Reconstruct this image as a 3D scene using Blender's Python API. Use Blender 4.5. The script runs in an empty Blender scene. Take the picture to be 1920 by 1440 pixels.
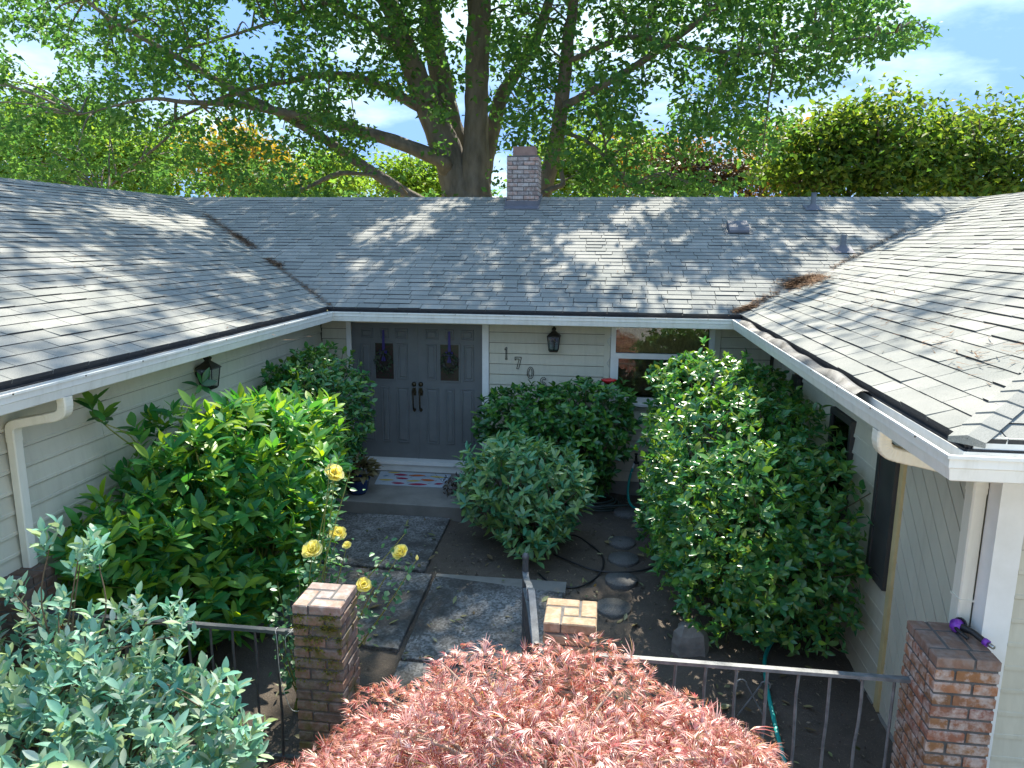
import bpy, math, random
import numpy as np
from mathutils import Vector, Matrix, Euler

SC = bpy.context.scene
COL = SC.collection
RND = random.Random(7)
NR = np.random.default_rng(11)
R = math.radians

# ------------------------------------------------------------------ camera
CAM = np.array([3.475, -9.012, 0.903])
YAW, PITCH, ROLL, FPX = 0.128, 0.193, 0.007, 1369.4
fw = np.array([-math.sin(YAW) * math.cos(PITCH), math.cos(YAW) * math.cos(PITCH), -math.sin(PITCH)])
rt0 = np.array([math.cos(YAW), math.sin(YAW), 0.0])
up0 = np.cross(rt0, fw)
rt = rt0 * math.cos(ROLL) + up0 * math.sin(ROLL)
upv = -rt0 * math.sin(ROLL) + up0 * math.cos(ROLL)
cd = bpy.data.cameras.new('camera')
cam = bpy.data.objects.new('camera', cd)
COL.objects.link(cam)
cam.matrix_world = Matrix(((rt[0], upv[0], -fw[0], CAM[0]), (rt[1], upv[1], -fw[1], CAM[1]),
                           (rt[2], upv[2], -fw[2], CAM[2]), (0, 0, 0, 1)))
cd.sensor_width = 36.0
cd.lens = 36.0 * FPX / 1920.0
cd.clip_start = 0.05
cd.clip_end = 3000
SC.camera = cam

# ------------------------------------------------------------------ world, sun, exposure
SUN_EL, SUN_AZ = R(52), R(4)          # azimuth measured from +Y towards +X
SDIR = np.array([math.sin(SUN_AZ) * math.cos(SUN_EL), math.cos(SUN_AZ) * math.cos(SUN_EL), math.sin(SUN_EL)])
W = bpy.data.worlds.new('World')
SC.world = W
W.use_nodes = True
wn, wl = W.node_tree.nodes, W.node_tree.links
wn.clear()
sky = wn.new('ShaderNodeTexSky')
sky.sky_type = 'NISHITA'
sky.sun_disc = False
sky.sun_elevation = SUN_EL
sky.sun_rotation = SUN_AZ
sky.air_density = 1.0
sky.dust_density = 0.4
sky.ozone_density = 2.5
bg1 = wn.new('ShaderNodeBackground'); bg1.inputs[1].default_value = 0.15
cap_ = wn.new('ShaderNodeMix'); cap_.data_type = 'RGBA'; cap_.blend_type = 'DARKEN'; cap_.inputs[0].default_value = 1.0
cap_.inputs[7].default_value = (0.50, 0.90, 1.75, 1)
wl.new(sky.outputs[0], cap_.inputs[6]); wl.new(cap_.outputs[2], bg1.inputs[0])
tc = wn.new('ShaderNodeTexCoord')
sep = wn.new('ShaderNodeSeparateXYZ'); wl.new(tc.outputs['Generated'], sep.inputs[0])
ad = wn.new('ShaderNodeMath'); ad.operation = 'ADD'; ad.inputs[1].default_value = 0.22; wl.new(sep.outputs[2], ad.inputs[0])
dx = wn.new('ShaderNodeMath'); dx.operation = 'DIVIDE'; wl.new(sep.outputs[0], dx.inputs[0]); wl.new(ad.outputs[0], dx.inputs[1])
dy = wn.new('ShaderNodeMath'); dy.operation = 'DIVIDE'; wl.new(sep.outputs[1], dy.inputs[0]); wl.new(ad.outputs[0], dy.inputs[1])
cx_ = wn.new('ShaderNodeCombineXYZ'); wl.new(dx.outputs[0], cx_.inputs[0]); wl.new(dy.outputs[0], cx_.inputs[1])
nz = wn.new('ShaderNodeTexNoise'); cof = wn.new('ShaderNodeVectorMath'); cof.operation = 'ADD'; cof.inputs[1].default_value = (3.1, 1.7, 0.0)
nz.inputs['Scale'].default_value = 1.5; nz.inputs['Detail'].default_value = 7; nz.inputs['Roughness'].default_value = 0.55
wl.new(cx_.outputs[0], cof.inputs[0]); wl.new(cof.outputs[0], nz.inputs['Vector'])
rmp = wn.new('ShaderNodeValToRGB'); rmp.color_ramp.elements[0].position = 0.45; rmp.color_ramp.elements[1].position = 0.63
wl.new(nz.outputs[0], rmp.inputs[0])
bg2 = wn.new('ShaderNodeBackground'); bg2.inputs[0].default_value = (0.71, 0.92, 1.0, 1); bg2.inputs[1].default_value = 0.29
mx = wn.new('ShaderNodeMixShader'); wl.new(rmp.outputs[0], mx.inputs[0]); wl.new(bg1.outputs[0], mx.inputs[1]); wl.new(bg2.outputs[0], mx.inputs[2])
wo = wn.new('ShaderNodeOutputWorld'); wl.new(mx.outputs[0], wo.inputs[0])
sd = bpy.data.lights.new('sun', 'SUN'); sd.energy = 2.4; sd.angle = R(0.53); sd.color = (1.0, 0.93, 0.80)
sun = bpy.data.objects.new('sun', sd); COL.objects.link(sun)
sun.rotation_euler = Vector(SDIR).to_track_quat('Z', 'Y').to_euler()
sun.location = (4, 14, 20)
SC.view_settings.view_transform = 'Standard'
SC.view_settings.look = 'None'
SC.view_settings.exposure = 2.45
SC.view_settings.gamma = 1.0
SC.view_settings.use_curve_mapping = False
SC.render.engine = 'CYCLES'
SC.cycles.max_bounces = 8
SC.cycles.diffuse_bounces = 4
SC.cycles.transparent_max_bounces = 8
SC.cycles.use_denoising = True


def ray(x, y):
    return fw + rt * ((x - 960) / FPX) + upv * ((720 - y) / FPX)


def at(x, y, Y):
    """the place in the scene at depth Y that the photograph shows at pixel x, y"""
    d = ray(x, y)
    return CAM + d * ((Y - CAM[1]) / d[1])


def project(P):
    d = np.asarray(P, float) - CAM
    z = d @ fw
    z = np.where(np.abs(z) < 1e-6, 1e-6, z)
    return 960 + FPX * (d @ rt) / z, 720 - FPX * (d @ upv) / z, z


# ------------------------------------------------------------------ materials
def newmat(name):
    m = bpy.data.materials.new(name)
    m.use_nodes = True
    n, l = m.node_tree.nodes, m.node_tree.links
    p = n['Principled BSDF']
    return m, n, l, p


def mixc(n, l, a, b, fac, mode='MIX'):
    k = n.new('ShaderNodeMix'); k.data_type = 'RGBA'; k.blend_type = mode
    for s, v in ((k.inputs[6], a), (k.inputs[7], b), (k.inputs[0], fac)):
        if isinstance(v, bpy.types.NodeSocket): l.new(v, s)
        elif isinstance(v, (int, float)): s.default_value = v
        else: s.default_value = (*v, 1)
    return k.outputs[2]


def noise(n, l, scale, detail=4, rough=0.6, coord='Object', stretch=None):
    t = n.new('ShaderNodeTexCoord')
    o = t.outputs[coord]
    if coord == 'World':
        o = None
    if stretch:
        mp = n.new('ShaderNodeMapping'); mp.inputs['Scale'].default_value = stretch
        l.new(o, mp.inputs[0]); o = mp.outputs[0]
    k = n.new('ShaderNodeTexNoise'); k.inputs['Scale'].default_value = scale
    k.inputs['Detail'].default_value = detail; k.inputs['Roughness'].default_value = rough
    l.new(o, k.inputs['Vector'])
    return k.outputs[0]


def ramp(n, l, v, a, b):
    k = n.new('ShaderNodeMapRange'); k.inputs[1].default_value = a; k.inputs[2].default_value = b
    l.new(v, k.inputs[0]); return k.outputs[0]


def rnd_value(n, l):
    o = n.new('ShaderNodeObjectInfo'); g = n.new('ShaderNodeNewGeometry')
    a = n.new('ShaderNodeMath'); a.operation = 'ADD'; l.new(o.outputs['Random'], a.inputs[0]); l.new(g.outputs['Random Per Island'], a.inputs[1])
    f = n.new('ShaderNodeMath'); f.operation = 'FRACT'; l.new(a.outputs[0], f.inputs[0])
    return f.outputs[0]


def bump(n, l, p, h, strength, dist=0.01):
    b = n.new('ShaderNodeBump'); b.inputs['Strength'].default_value = strength; b.inputs['Distance'].default_value = dist
    l.new(h, b.inputs['Height']); l.new(b.outputs[0], p.inputs['Normal'])


def mat(name, c1, c2=None, scale=8, rough=0.6, bmp=0, bscale=None, var=0.0, metal=0.0, spec=0.5, lo=0.35, hi=0.65, stretch=None, bdist=0.01):
    m, n, l, p = newmat(name)
    c2 = c2 or tuple(v * 0.8 for v in c1)
    f = ramp(n, l, noise(n, l, scale, 5, 0.6, stretch=stretch), lo, hi)
    c = mixc(n, l, c1, c2, f)
    if var:
        r = rnd_value(n, l)
        c = mixc(n, l, c, mixc(n, l, (1 - var,) * 3, (1 + var,) * 3, r), 1.0, 'MULTIPLY')
    l.new(c, p.inputs['Base Color'])
    p.inputs['Roughness'].default_value = rough
    p.inputs['Metallic'].default_value = metal
    p.inputs['Specular IOR Level'].default_value = spec
    if bmp:
        bump(n, l, p, noise(n, l, bscale or scale * 6, 5, 0.7, stretch=stretch), bmp, bdist)
    return m


def streaky(name, c1, dirt, rough, amt, var=0.0):
    """paint with dirt runs and grime of their own shape"""
    m, n, l, p = newmat(name)
    g = n.new('ShaderNodeNewGeometry')
    mp = n.new('ShaderNodeMapping'); mp.inputs['Scale'].default_value = (9, 9, 0.9); l.new(g.outputs['Position'], mp.inputs[0])
    k = n.new('ShaderNodeTexNoise'); k.inputs['Scale'].default_value = 1.6; k.inputs['Detail'].default_value = 6; k.inputs['Roughness'].default_value = 0.7
    l.new(mp.outputs[0], k.inputs['Vector'])
    k2 = n.new('ShaderNodeTexNoise'); k2.inputs['Scale'].default_value = 2.2; k2.inputs['Detail'].default_value = 7; k2.inputs['Roughness'].default_value = 0.7
    l.new(g.outputs['Position'], k2.inputs['Vector'])
    f = ramp(n, l, k.outputs[0], 0.48, 0.78); f2 = ramp(n, l, k2.outputs[0], 0.4, 0.75)
    c = mixc(n, l, c1, dirt, mixc(n, l, (0,) * 3, (amt,) * 3, f))
    c = mixc(n, l, c, dirt, mixc(n, l, (0,) * 3, (amt * 0.6,) * 3, f2))
    if var:
        r = rnd_value(n, l)
        c = mixc(n, l, c, mixc(n, l, (1 - var,) * 3, (1 + var,) * 3, r), 1.0, 'MULTIPLY')
    l.new(c, p.inputs['Base Color']); p.inputs['Roughness'].default_value = rough
    bump(n, l, p, noise(n, l, 70, 4, 0.7), 0.12, 0.004)
    return m


def leafmat(name, cols, trans=0.4, rough=0.4, spec=0.5, tint=(1.25, 1.2, 0.5), big=1.2):
    """foliage: each leaf takes its own tone, light passes through it"""
    m, n, l, p = newmat(name)
    r = rnd_value(n, l)
    k = n.new('ShaderNodeValToRGB')
    e = k.color_ramp.elements
    while len(e) < len(cols): e.new(0.5)
    for i, c in enumerate(cols):
        e[i].position = i / (len(cols) - 1); e[i].color = (*c, 1)
    l.new(r, k.inputs[0])
    base = mixc(n, l, k.outputs[0], mixc(n, l, (0.8, 0.8, 0.8), (1.25, 1.25, 1.2), noise(n, l, big, 3)), 1.0, 'MULTIPLY')
    l.new(base, p.inputs['Base Color'])
    p.inputs['Roughness'].default_value = rough
    p.inputs['Specular IOR Level'].default_value = spec
    t = n.new('ShaderNodeBsdfTranslucent'); l.new(mixc(n, l, base, tint, 1.0, 'MULTIPLY'), t.inputs[0])
    x = n.new('ShaderNodeMixShader'); x.inputs[0].default_value = trans
    l.new(p.outputs[0], x.inputs[1]); l.new(t.outputs[0], x.inputs[2])
    l.new(x.outputs[0], n['Material Output'].inputs[0])
    return m


M = {}
def shingle_mat():
    m, n, l, p = newmat('asphalt shingle')
    r = rnd_value(n, l)
    base = mixc(n, l, (0.22, 0.227, 0.217), (0.28, 0.283, 0.268), r)
    g = ramp(n, l, noise(n, l, 260, 2, 0.8), 0.3, 0.7)
    base = mixc(n, l, base, mixc(n, l, (0.62, 0.62, 0.62), (1.35, 1.33, 1.3), g), 1.0, 'MULTIPLY')
    b = ramp(n, l, noise(n, l, 1.3, 4, 0.6), 0.3, 0.7)
    base = mixc(n, l, base, mixc(n, l, (0.78, 0.81, 0.80), (1.13, 1.11, 1.08), b), 1.0, 'MULTIPLY')
    l.new(base, p.inputs['Base Color'])
    p.inputs['Roughness'].default_value = 0.9
    p.inputs['Specular IOR Level'].default_value = 0.25
    bump(n, l, p, noise(n, l, 240, 2, 0.8), 0.5, 0.004)
    return m
M['shingle'] = shingle_mat()
M['tar'] = mat('roofing felt edge', (0.02, 0.02, 0.022), (0.035, 0.035, 0.038), 20, 0.8)
M['cutedge'] = mat('dark shingle edge', (0.05, 0.052, 0.055), (0.035, 0.036, 0.04), 20, 0.9)
M['siding'] = streaky('cream painted siding', (0.565, 0.535, 0.42), (0.34, 0.31, 0.23), 0.55, 0.35, 0.05)
M['lapshade'] = mat('wall core in lap shadow tone', (0.10, 0.085, 0.06), (0.07, 0.06, 0.045), 5, 0.9)  # dark core paints the shadow lines into the gaps between boards
M['trimyellow'] = mat('weathered cream batten', (0.62, 0.50, 0.25), (0.5, 0.40, 0.19), 6, 0.6, 0.2)
M['white'] = mat('white painted metal', (0.78, 0.78, 0.75), (0.70, 0.70, 0.66), 5, 0.4, 0.05, 60)
M['gutter'] = streaky('off white gutter', (0.76, 0.76, 0.72), (0.42, 0.41, 0.34), 0.38, 0.4)
M['spout'] = streaky('cream downspout', (0.76, 0.73, 0.62), (0.46, 0.42, 0.30), 0.42, 0.35)
M['soffit'] = mat('soffit boards', (0.5, 0.48, 0.38), (0.42, 0.4, 0.3), 4, 0.7)
M['door'] = mat('slate painted door', (0.14, 0.148, 0.147), (0.12, 0.128, 0.127), 5, 0.5, 0.08, 60)
M['stained'] = mat('leaded stained glass', (0.02, 0.035, 0.02), (0.06, 0.025, 0.03), 35, 0.15, 0.3, 60)
M['bronze'] = mat('aged bronze', (0.10, 0.075, 0.04), (0.045, 0.035, 0.022), 30, 0.4, 0.1, metal=0.8)
M['iron'] = mat('dark painted iron', (0.05, 0.058, 0.07), (0.085, 0.09, 0.09), 25, 0.45, 0.2, 80)
M['ironlight'] = mat('lighter grey iron', (0.20, 0.21, 0.21), (0.10, 0.11, 0.115), 14, 0.5, 0.25, 70)  # paler grey iron for right fence, gate scrolls and plant support
M['lantern'] = mat('black lantern metal', (0.02, 0.017, 0.014), (0.035, 0.028, 0.02), 30, 0.5, 0.1)
M['shutter'] = mat('dark shutter paint', (0.035, 0.036, 0.036), (0.05, 0.05, 0.048), 5, 0.5)
M['curtain'] = mat('golden brown blind', (0.60, 0.42, 0.18), (0.36, 0.23, 0.09), 40, 0.9, stretch=(1, 1, 0.4))
M['curtain2'] = mat('brown curtain', (0.13, 0.07, 0.04), (0.22, 0.13, 0.07), 6, 0.9)
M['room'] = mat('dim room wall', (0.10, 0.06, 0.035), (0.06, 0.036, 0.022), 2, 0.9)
M['conc'] = mat('smooth concrete', (0.21, 0.20, 0.18), (0.14, 0.135, 0.12), 3, 0.85, 0.25, 120, bdist=0.004)
M['drive'] = mat('pale driveway concrete', (0.52, 0.49, 0.44), (0.43, 0.41, 0.37), 2, 0.9)
M['found'] = mat('grey foundation', (0.27, 0.26, 0.23), (0.19, 0.18, 0.16), 4, 0.9, 0.3, 60)


def aggregate():
    m, n, l, p = newmat('exposed aggregate paving')
    t = n.new('ShaderNodeTexCoord')
    v = n.new('ShaderNodeTexVoronoi'); v.inputs['Scale'].default_value = 52; l.new(t.outputs['Object'], v.inputs['Vector'])
    vs_ = ramp(n, l, v.outputs['Color'], 0.25, 0.85)
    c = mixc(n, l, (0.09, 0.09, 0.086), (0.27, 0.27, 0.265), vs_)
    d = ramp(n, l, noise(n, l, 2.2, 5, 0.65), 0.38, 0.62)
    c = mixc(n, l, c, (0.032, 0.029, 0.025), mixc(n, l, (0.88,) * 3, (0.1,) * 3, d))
    l.new(c, p.inputs['Base Color']); p.inputs['Roughness'].default_value = 0.85
    b = n.new('ShaderNodeBump'); b.inputs['Strength'].default_value = 0.6; b.inputs['Distance'].default_value = 0.004; b.invert = True
    l.new(v.outputs['Distance'], b.inputs['Height']); l.new(b.outputs[0], p.inputs['Normal'])
    return m
M['agg'] = aggregate()


def soil():
    m, n, l, p = newmat('bare soil')
    a = ramp(n, l, noise(n, l, 3, 6, 0.7), 0.35, 0.65)
    c = mixc(n, l, (0.070, 0.055, 0.042), (0.105, 0.084, 0.064), a)
    s = ramp(n, l, noise(n, l, 90, 3, 0.7), 0.60, 0.70)
    c = mixc(n, l, c, (0.20, 0.165, 0.12), s)
    l.new(c, p.inputs['Base Color']); p.inputs['Roughness'].default_value = 0.95
    bump(n, l, p, noise(n, l, 60, 6, 0.75), 0.9, 0.012)
    return m
M['soil'] = soil()
M['lawn'] = mat('dry lawn', (0.40, 0.32, 0.15), (0.24, 0.22, 0.09), 3, 0.95, 0.6, 80, bdist=0.02)
M['stone'] = mat('grey field stone', (0.24, 0.225, 0.20), (0.13, 0.12, 0.105), 6, 0.85, 0.6, 25)
M['stepstone'] = mat('pebbled stepping stone', (0.16, 0.16, 0.155), (0.065, 0.065, 0.06), 90, 0.85, 0.6, 120)


def brickmat(name, cols, smear=0.5, smearcol=(0.5, 0.47, 0.43), moss=0.0):
    m, n, l, p = newmat(name)
    o = n.new('ShaderNodeObjectInfo')
    k = n.new('ShaderNodeValToRGB'); e = k.color_ramp.elements
    while len(e) < len(cols): e.new(0.5)
    for i, c in enumerate(cols):
        e[i].position = i / (len(cols) - 1); e[i].color = (*c, 1)
    l.new(o.outputs['Random'], k.inputs[0])
    t = n.new('ShaderNodeTexCoord'); g = n.new('ShaderNodeNewGeometry')
    nn = n.new('ShaderNodeTexNoise'); nn.inputs['Scale'].default_value = 14; nn.inputs['Detail'].default_value = 6; nn.inputs['Roughness'].default_value = 0.65
    l.new(g.outputs['Position'], nn.inputs['Vector'])
    c = mixc(n, l, k.outputs[0], smearcol, mixc(n, l, (0,) * 3, (smear,) * 3, ramp(n, l, nn.outputs[0], 0.44, 0.60)))
    n2 = n.new('ShaderNodeTexNoise'); n2.inputs['Scale'].default_value = 30; n2.inputs['Detail'].default_value = 5
    l.new(g.outputs['Position'], n2.inputs['Vector'])
    c = mixc(n, l, c, mixc(n, l, (0.55,) * 3, (1.25,) * 3, n2.outputs[0]), 1.0, 'MULTIPLY')
    if moss:
        n3 = n.new('ShaderNodeTexNoise'); n3.inputs['Scale'].default_value = 9; n3.inputs['Detail'].default_value = 6; n3.inputs['Roughness'].default_value = 0.7
        l.new(g.outputs['Position'], n3.inputs['Vector'])
        c = mixc(n, l, c, (0.10, 0.095, 0.02), mixc(n, l, (0,) * 3, (moss,) * 3, ramp(n, l, n3.outputs[0], 0.5, 0.62)))
    l.new(c, p.inputs['Base Color']); p.inputs['Roughness'].default_value = 0.9
    b = n.new('ShaderNodeBump'); b.inputs['Strength'].default_value = 0.5; b.inputs['Distance'].default_value = 0.006
    l.new(n2.outputs[0], b.inputs['Height']); l.new(b.outputs[0], p.inputs['Normal'])
    return m
M['brick_orange'] = brickmat('salvaged orange brick', [(0.34, 0.13, 0.06), (0.30, 0.15, 0.06), (0.26, 0.10, 0.07), (0.38, 0.17, 0.08), (0.22, 0.11, 0.05)], 0.85, (0.52, 0.43, 0.37))
M['brick_moss'] = brickmat('mossy brown brick', [(0.17, 0.11, 0.08), (0.12, 0.09, 0.075), (0.26, 0.15, 0.10), (0.10, 0.085, 0.075), (0.28, 0.16, 0.10)], 0.45, (0.30, 0.27, 0.25), 0.75)
M['brick_tan'] = brickmat('tan weathered brick', [(0.34, 0.22, 0.135), (0.30, 0.20, 0.12), (0.36, 0.25, 0.16)], 0.4, (0.5, 0.42, 0.32), 0.25)
M['brick_dark'] = brickmat('dark brown brick', [(0.10, 0.055, 0.04), (0.14, 0.07, 0.045), (0.085, 0.06, 0.05)], 0.35, (0.2, 0.17, 0.15), 0.2)
M['brick_pink'] = brickmat('weathered sunlit pinkish brick', [(0.28, 0.18, 0.14), (0.33, 0.20, 0.15), (0.24, 0.20, 0.185), (0.30, 0.23, 0.20)], 0.6, (0.42, 0.38, 0.36), 0.2)  # paler top course: weathering plus sunlight put into the colour
M['brick_cap'] = brickmat('grey brown cap brick', [(0.20, 0.13, 0.10), (0.26, 0.15, 0.10), (0.17, 0.13, 0.11)], 0.5, (0.3, 0.26, 0.23))
M['brick_chim'] = brickmat('smoke stained brick', [(0.36, 0.21, 0.17), (0.42, 0.28, 0.23), (0.27, 0.19, 0.16), (0.19, 0.16, 0.16), (0.46, 0.38, 0.34)], 0.6, (0.5, 0.48, 0.46))
M['mortar'] = mat('grey mortar', (0.12, 0.115, 0.11), (0.08, 0.075, 0.07), 20, 0.95, 0.4)
M['flash'] = mat('blue grey flashing', (0.12, 0.125, 0.15), (0.09, 0.095, 0.115), 6, 0.6)
M['pipe'] = mat('grey vent pipe', (0.12, 0.13, 0.14), (0.09, 0.095, 0.1), 10, 0.6)
M['clay'] = mat('clay flue', (0.27, 0.18, 0.15), (0.2, 0.13, 0.11), 8, 0.85)
M['bark'] = mat('grey oak bark', (0.22, 0.19, 0.155), (0.12, 0.105, 0.085), 5, 0.95, 0.9, 14, stretch=(1, 1, 0.3), bdist=0.05)
M['twig'] = mat('thin brown stem', (0.14, 0.10, 0.06), (0.09, 0.065, 0.04), 10, 0.85)
M['greenstem'] = mat('yellow green stem', (0.25, 0.26, 0.06), (0.18, 0.2, 0.05), 10, 0.6)
M['palestem'] = mat('pale grey maple branch', (0.42, 0.32, 0.24), (0.30, 0.22, 0.16), 10, 0.8)
M['teal'] = mat('teal hose rubber', (0.015, 0.30, 0.26), (0.02, 0.36, 0.31), 6, 0.4)
M['black'] = mat('black rubber', (0.012, 0.012, 0.013), (0.02, 0.02, 0.02), 10, 0.5)
M['darkgreen'] = mat('faded green hose', (0.03, 0.05, 0.045), (0.05, 0.07, 0.065), 10, 0.5)
M['steel'] = mat('dull steel', (0.5, 0.5, 0.48), (0.35, 0.35, 0.34), 20, 0.35, metal=0.9)
M['purple'] = mat('purple plastic', (0.22, 0.045, 0.42), (0.19, 0.04, 0.36), 10, 0.35)
M['bluepot'] = mat('glazed blue pot', (0.008, 0.028, 0.10), (0.012, 0.04, 0.13), 8, 0.2)
M['redplastic'] = mat('red feeder plastic', (0.45, 0.012, 0.018), (0.38, 0.01, 0.014), 8, 0.25)
M['mat0'] = mat('pale blue mat weave', (0.42, 0.47, 0.52), (0.36, 0.41, 0.46), 60, 0.9, 0.3, 200)
M['mat1'] = mat('mat print crimson', (0.32, 0.02, 0.06), None, 40, 0.9)
M['mat2'] = mat('mat print orange', (0.50, 0.12, 0.025), None, 40, 0.9)
M['mat3'] = mat('mat print yellow', (0.55, 0.42, 0.08), None, 40, 0.9)
M['mat4'] = mat('mat print teal', (0.04, 0.14, 0.20), None, 40, 0.9)
M['ribbon'] = mat('violet ribbon', (0.022, 0.012, 0.12), (0.03, 0.016, 0.16), 20, 0.5)
M['string'] = mat('white twine', (0.6, 0.6, 0.55), None, 40, 0.9)
M['number'] = mat('dark number outline', (0.03, 0.028, 0.026), None, 20, 0.6)
M['debris'] = mat('dry pine needles', (0.22, 0.12, 0.05), (0.12, 0.06, 0.03), 30, 0.95, var=0.35)
M['mulch'] = mat('mixed dry mulch', (0.22, 0.18, 0.12), (0.09, 0.07, 0.05), 9, 0.95, var=0.6)
M['guard'] = mat('black gutter mesh', (0.02, 0.02, 0.02), (0.16, 0.16, 0.155), 8, 0.6, 0.4, 200)
M['moss'] = mat('green moss', (0.19, 0.18, 0.02), (0.10, 0.105, 0.015), 30, 0.95, var=0.3)
M['bulb'] = mat('frosted lamp glass', (0.18, 0.19, 0.2), None, 10, 0.2)
M['neighbour'] = mat('pale neighbour siding', (0.55, 0.53, 0.48), None, 3, 0.7)

M['L_oak'] = leafmat('oak leaf', [(0.04, 0.12, 0.05), (0.065, 0.17, 0.06), (0.12, 0.23, 0.06), (0.05, 0.14, 0.055)], 0.62, 0.5, 0.3, tint=(1.5, 1.45, 0.75))
M['L_bright'] = leafmat('light green leaf', [(0.10, 0.21, 0.04), (0.16, 0.28, 0.05), (0.13, 0.24, 0.05), (0.20, 0.27, 0.05)], 0.62, 0.5, 0.3, tint=(1.5, 1.4, 0.6))
M['L_maple'] = leafmat('green maple leaf', [(0.05, 0.13, 0.04), (0.09, 0.19, 0.045), (0.17, 0.26, 0.05), (0.04, 0.10, 0.04), (0.22, 0.27, 0.06)], 0.58, 0.5, 0.3, tint=(1.5, 1.35, 0.5))
M['L_yellow'] = leafmat('yellow autumn leaf', [(0.494, 0.325, 0.026), (0.39, 0.286, 0.039), (0.234, 0.234, 0.039)], 0.45, 0.5)
M['L_orange'] = leafmat('orange autumn leaf', [(0.39, 0.169, 0.039), (0.468, 0.26, 0.052), (0.156, 0.156, 0.039), (0.26, 0.104, 0.039)], 0.4, 0.5)
M['L_brown'] = leafmat('dusky purple leaf', [(0.05, 0.03, 0.025), (0.08, 0.045, 0.03), (0.04, 0.04, 0.025)], 0.3, 0.5)
M['L_rhodo'] = leafmat('rhododendron leaf', [(0.025, 0.16, 0.05), (0.05, 0.24, 0.06), (0.11, 0.33, 0.07), (0.24, 0.39, 0.025), (0.03, 0.19, 0.08), (0.15, 0.36, 0.11), (0.28, 0.42, 0.04)], 0.45, 0.4, 0.4, tint=(1.5, 1.3, 0.35))
M['L_rhodo2'] = leafmat('pale rhododendron leaf', [(0.05, 0.21, 0.12), (0.09, 0.29, 0.15), (0.17, 0.33, 0.13), (0.20, 0.32, 0.08), (0.27, 0.40, 0.22), (0.06, 0.24, 0.15)], 0.3, 0.42, 0.45)
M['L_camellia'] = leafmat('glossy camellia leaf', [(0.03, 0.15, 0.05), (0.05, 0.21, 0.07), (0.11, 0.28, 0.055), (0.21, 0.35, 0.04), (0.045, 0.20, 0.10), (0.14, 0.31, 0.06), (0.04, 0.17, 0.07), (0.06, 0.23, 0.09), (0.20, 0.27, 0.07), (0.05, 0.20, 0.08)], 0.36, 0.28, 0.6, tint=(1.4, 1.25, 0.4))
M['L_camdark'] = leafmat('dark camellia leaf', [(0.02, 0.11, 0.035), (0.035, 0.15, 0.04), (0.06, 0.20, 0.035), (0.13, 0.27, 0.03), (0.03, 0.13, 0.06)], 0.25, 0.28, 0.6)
M['L_azalea'] = leafmat('silvery green azalea leaf', [(0.11, 0.31, 0.24), (0.17, 0.39, 0.30), (0.26, 0.44, 0.34), (0.31, 0.42, 0.17), (0.46, 0.54, 0.48), (0.13, 0.33, 0.24), (0.21, 0.42, 0.33)], 0.28, 0.5, 0.4, tint=(1.1, 1.15, 0.7))
M['L_lace'] = leafmat('red laceleaf', [(0.36, 0.06, 0.06), (0.54, 0.25, 0.22), (0.78, 0.57, 0.52), (0.38, 0.24, 0.07), (0.26, 0.03, 0.045), (0.74, 0.48, 0.44), (0.46, 0.12, 0.13), (0.22, 0.13, 0.04), (0.70, 0.46, 0.42), (0.40, 0.07, 0.08), (0.80, 0.62, 0.56)], 0.32, 0.34, 0.6, tint=(1.2, 0.88, 0.75), big=3.0)  # pale pinks put the glossy sun highlights into the leaf colour
M['L_rose'] = leafmat('rose leaf', [(0.039, 0.143, 0.065), (0.065, 0.195, 0.091), (0.091, 0.221, 0.078)], 0.25, 0.4)
M['L_petal'] = leafmat('yellow rose petal', [(0.90, 0.80, 0.20), (0.92, 0.84, 0.34), (0.93, 0.88, 0.50)], 0.5, 0.6, 0.25, tint=(1.1, 1.08, 0.75))
M['L_heuchera'] = leafmat('bronze potted leaf', [(0.12, 0.10, 0.04), (0.16, 0.13, 0.06), (0.09, 0.09, 0.04)], 0.3, 0.5)
M['L_purple'] = leafmat('purple potted leaf', [(0.10, 0.02, 0.04), (0.07, 0.018, 0.03), (0.14, 0.04, 0.05)], 0.3, 0.5, tint=(1.2, 0.6, 0.6))
M['L_litter'] = leafmat('fallen leaf', [(0.20, 0.24, 0.10), (0.24, 0.20, 0.09), (0.13, 0.09, 0.045), (0.10, 0.13, 0.05), (0.26, 0.26, 0.16)], 0.15, 0.6)
M['L_deadflower'] = leafmat('spent brown seed head', [(0.22, 0.10, 0.03), (0.16, 0.07, 0.025)], 0.2, 0.8)
M['L_wreath'] = leafmat('dark wreath leaf', [(0.02, 0.04, 0.018), (0.03, 0.055, 0.02), (0.035, 0.02, 0.03)], 0.1, 0.6)


def glass():
    m, n, l, p = newmat('window glass')
    g = n.new('ShaderNodeBsdfGlossy'); g.inputs['Roughness'].default_value = 0.02
    t = n.new('ShaderNodeBsdfTransparent'); t.inputs[0].default_value = (0.75, 0.78, 0.76, 1)
    fr = n.new('ShaderNodeFresnel'); fr.inputs[0].default_value = 1.5
    a = n.new('ShaderNodeMath'); a.operation = 'ADD'; a.inputs[1].default_value = 0.02; l.new(fr.outputs[0], a.inputs[0])
    x = n.new('ShaderNodeMixShader'); l.new(a.outputs[0], x.inputs[0]); l.new(t.outputs[0], x.inputs[1]); l.new(g.outputs[0], x.inputs[2])
    l.new(x.outputs[0], n['Material Output'].inputs[0])
    return m
M['glass'] = glass()

# ------------------------------------------------------------------ object helpers
WL = {}


def tag(o, label=None, cat=None, group=None, kind=None):
    if label: o['label'] = label
    if cat: o['category'] = cat
    if group: o['group'] = group
    if kind: o['kind'] = kind
    return o


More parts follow.
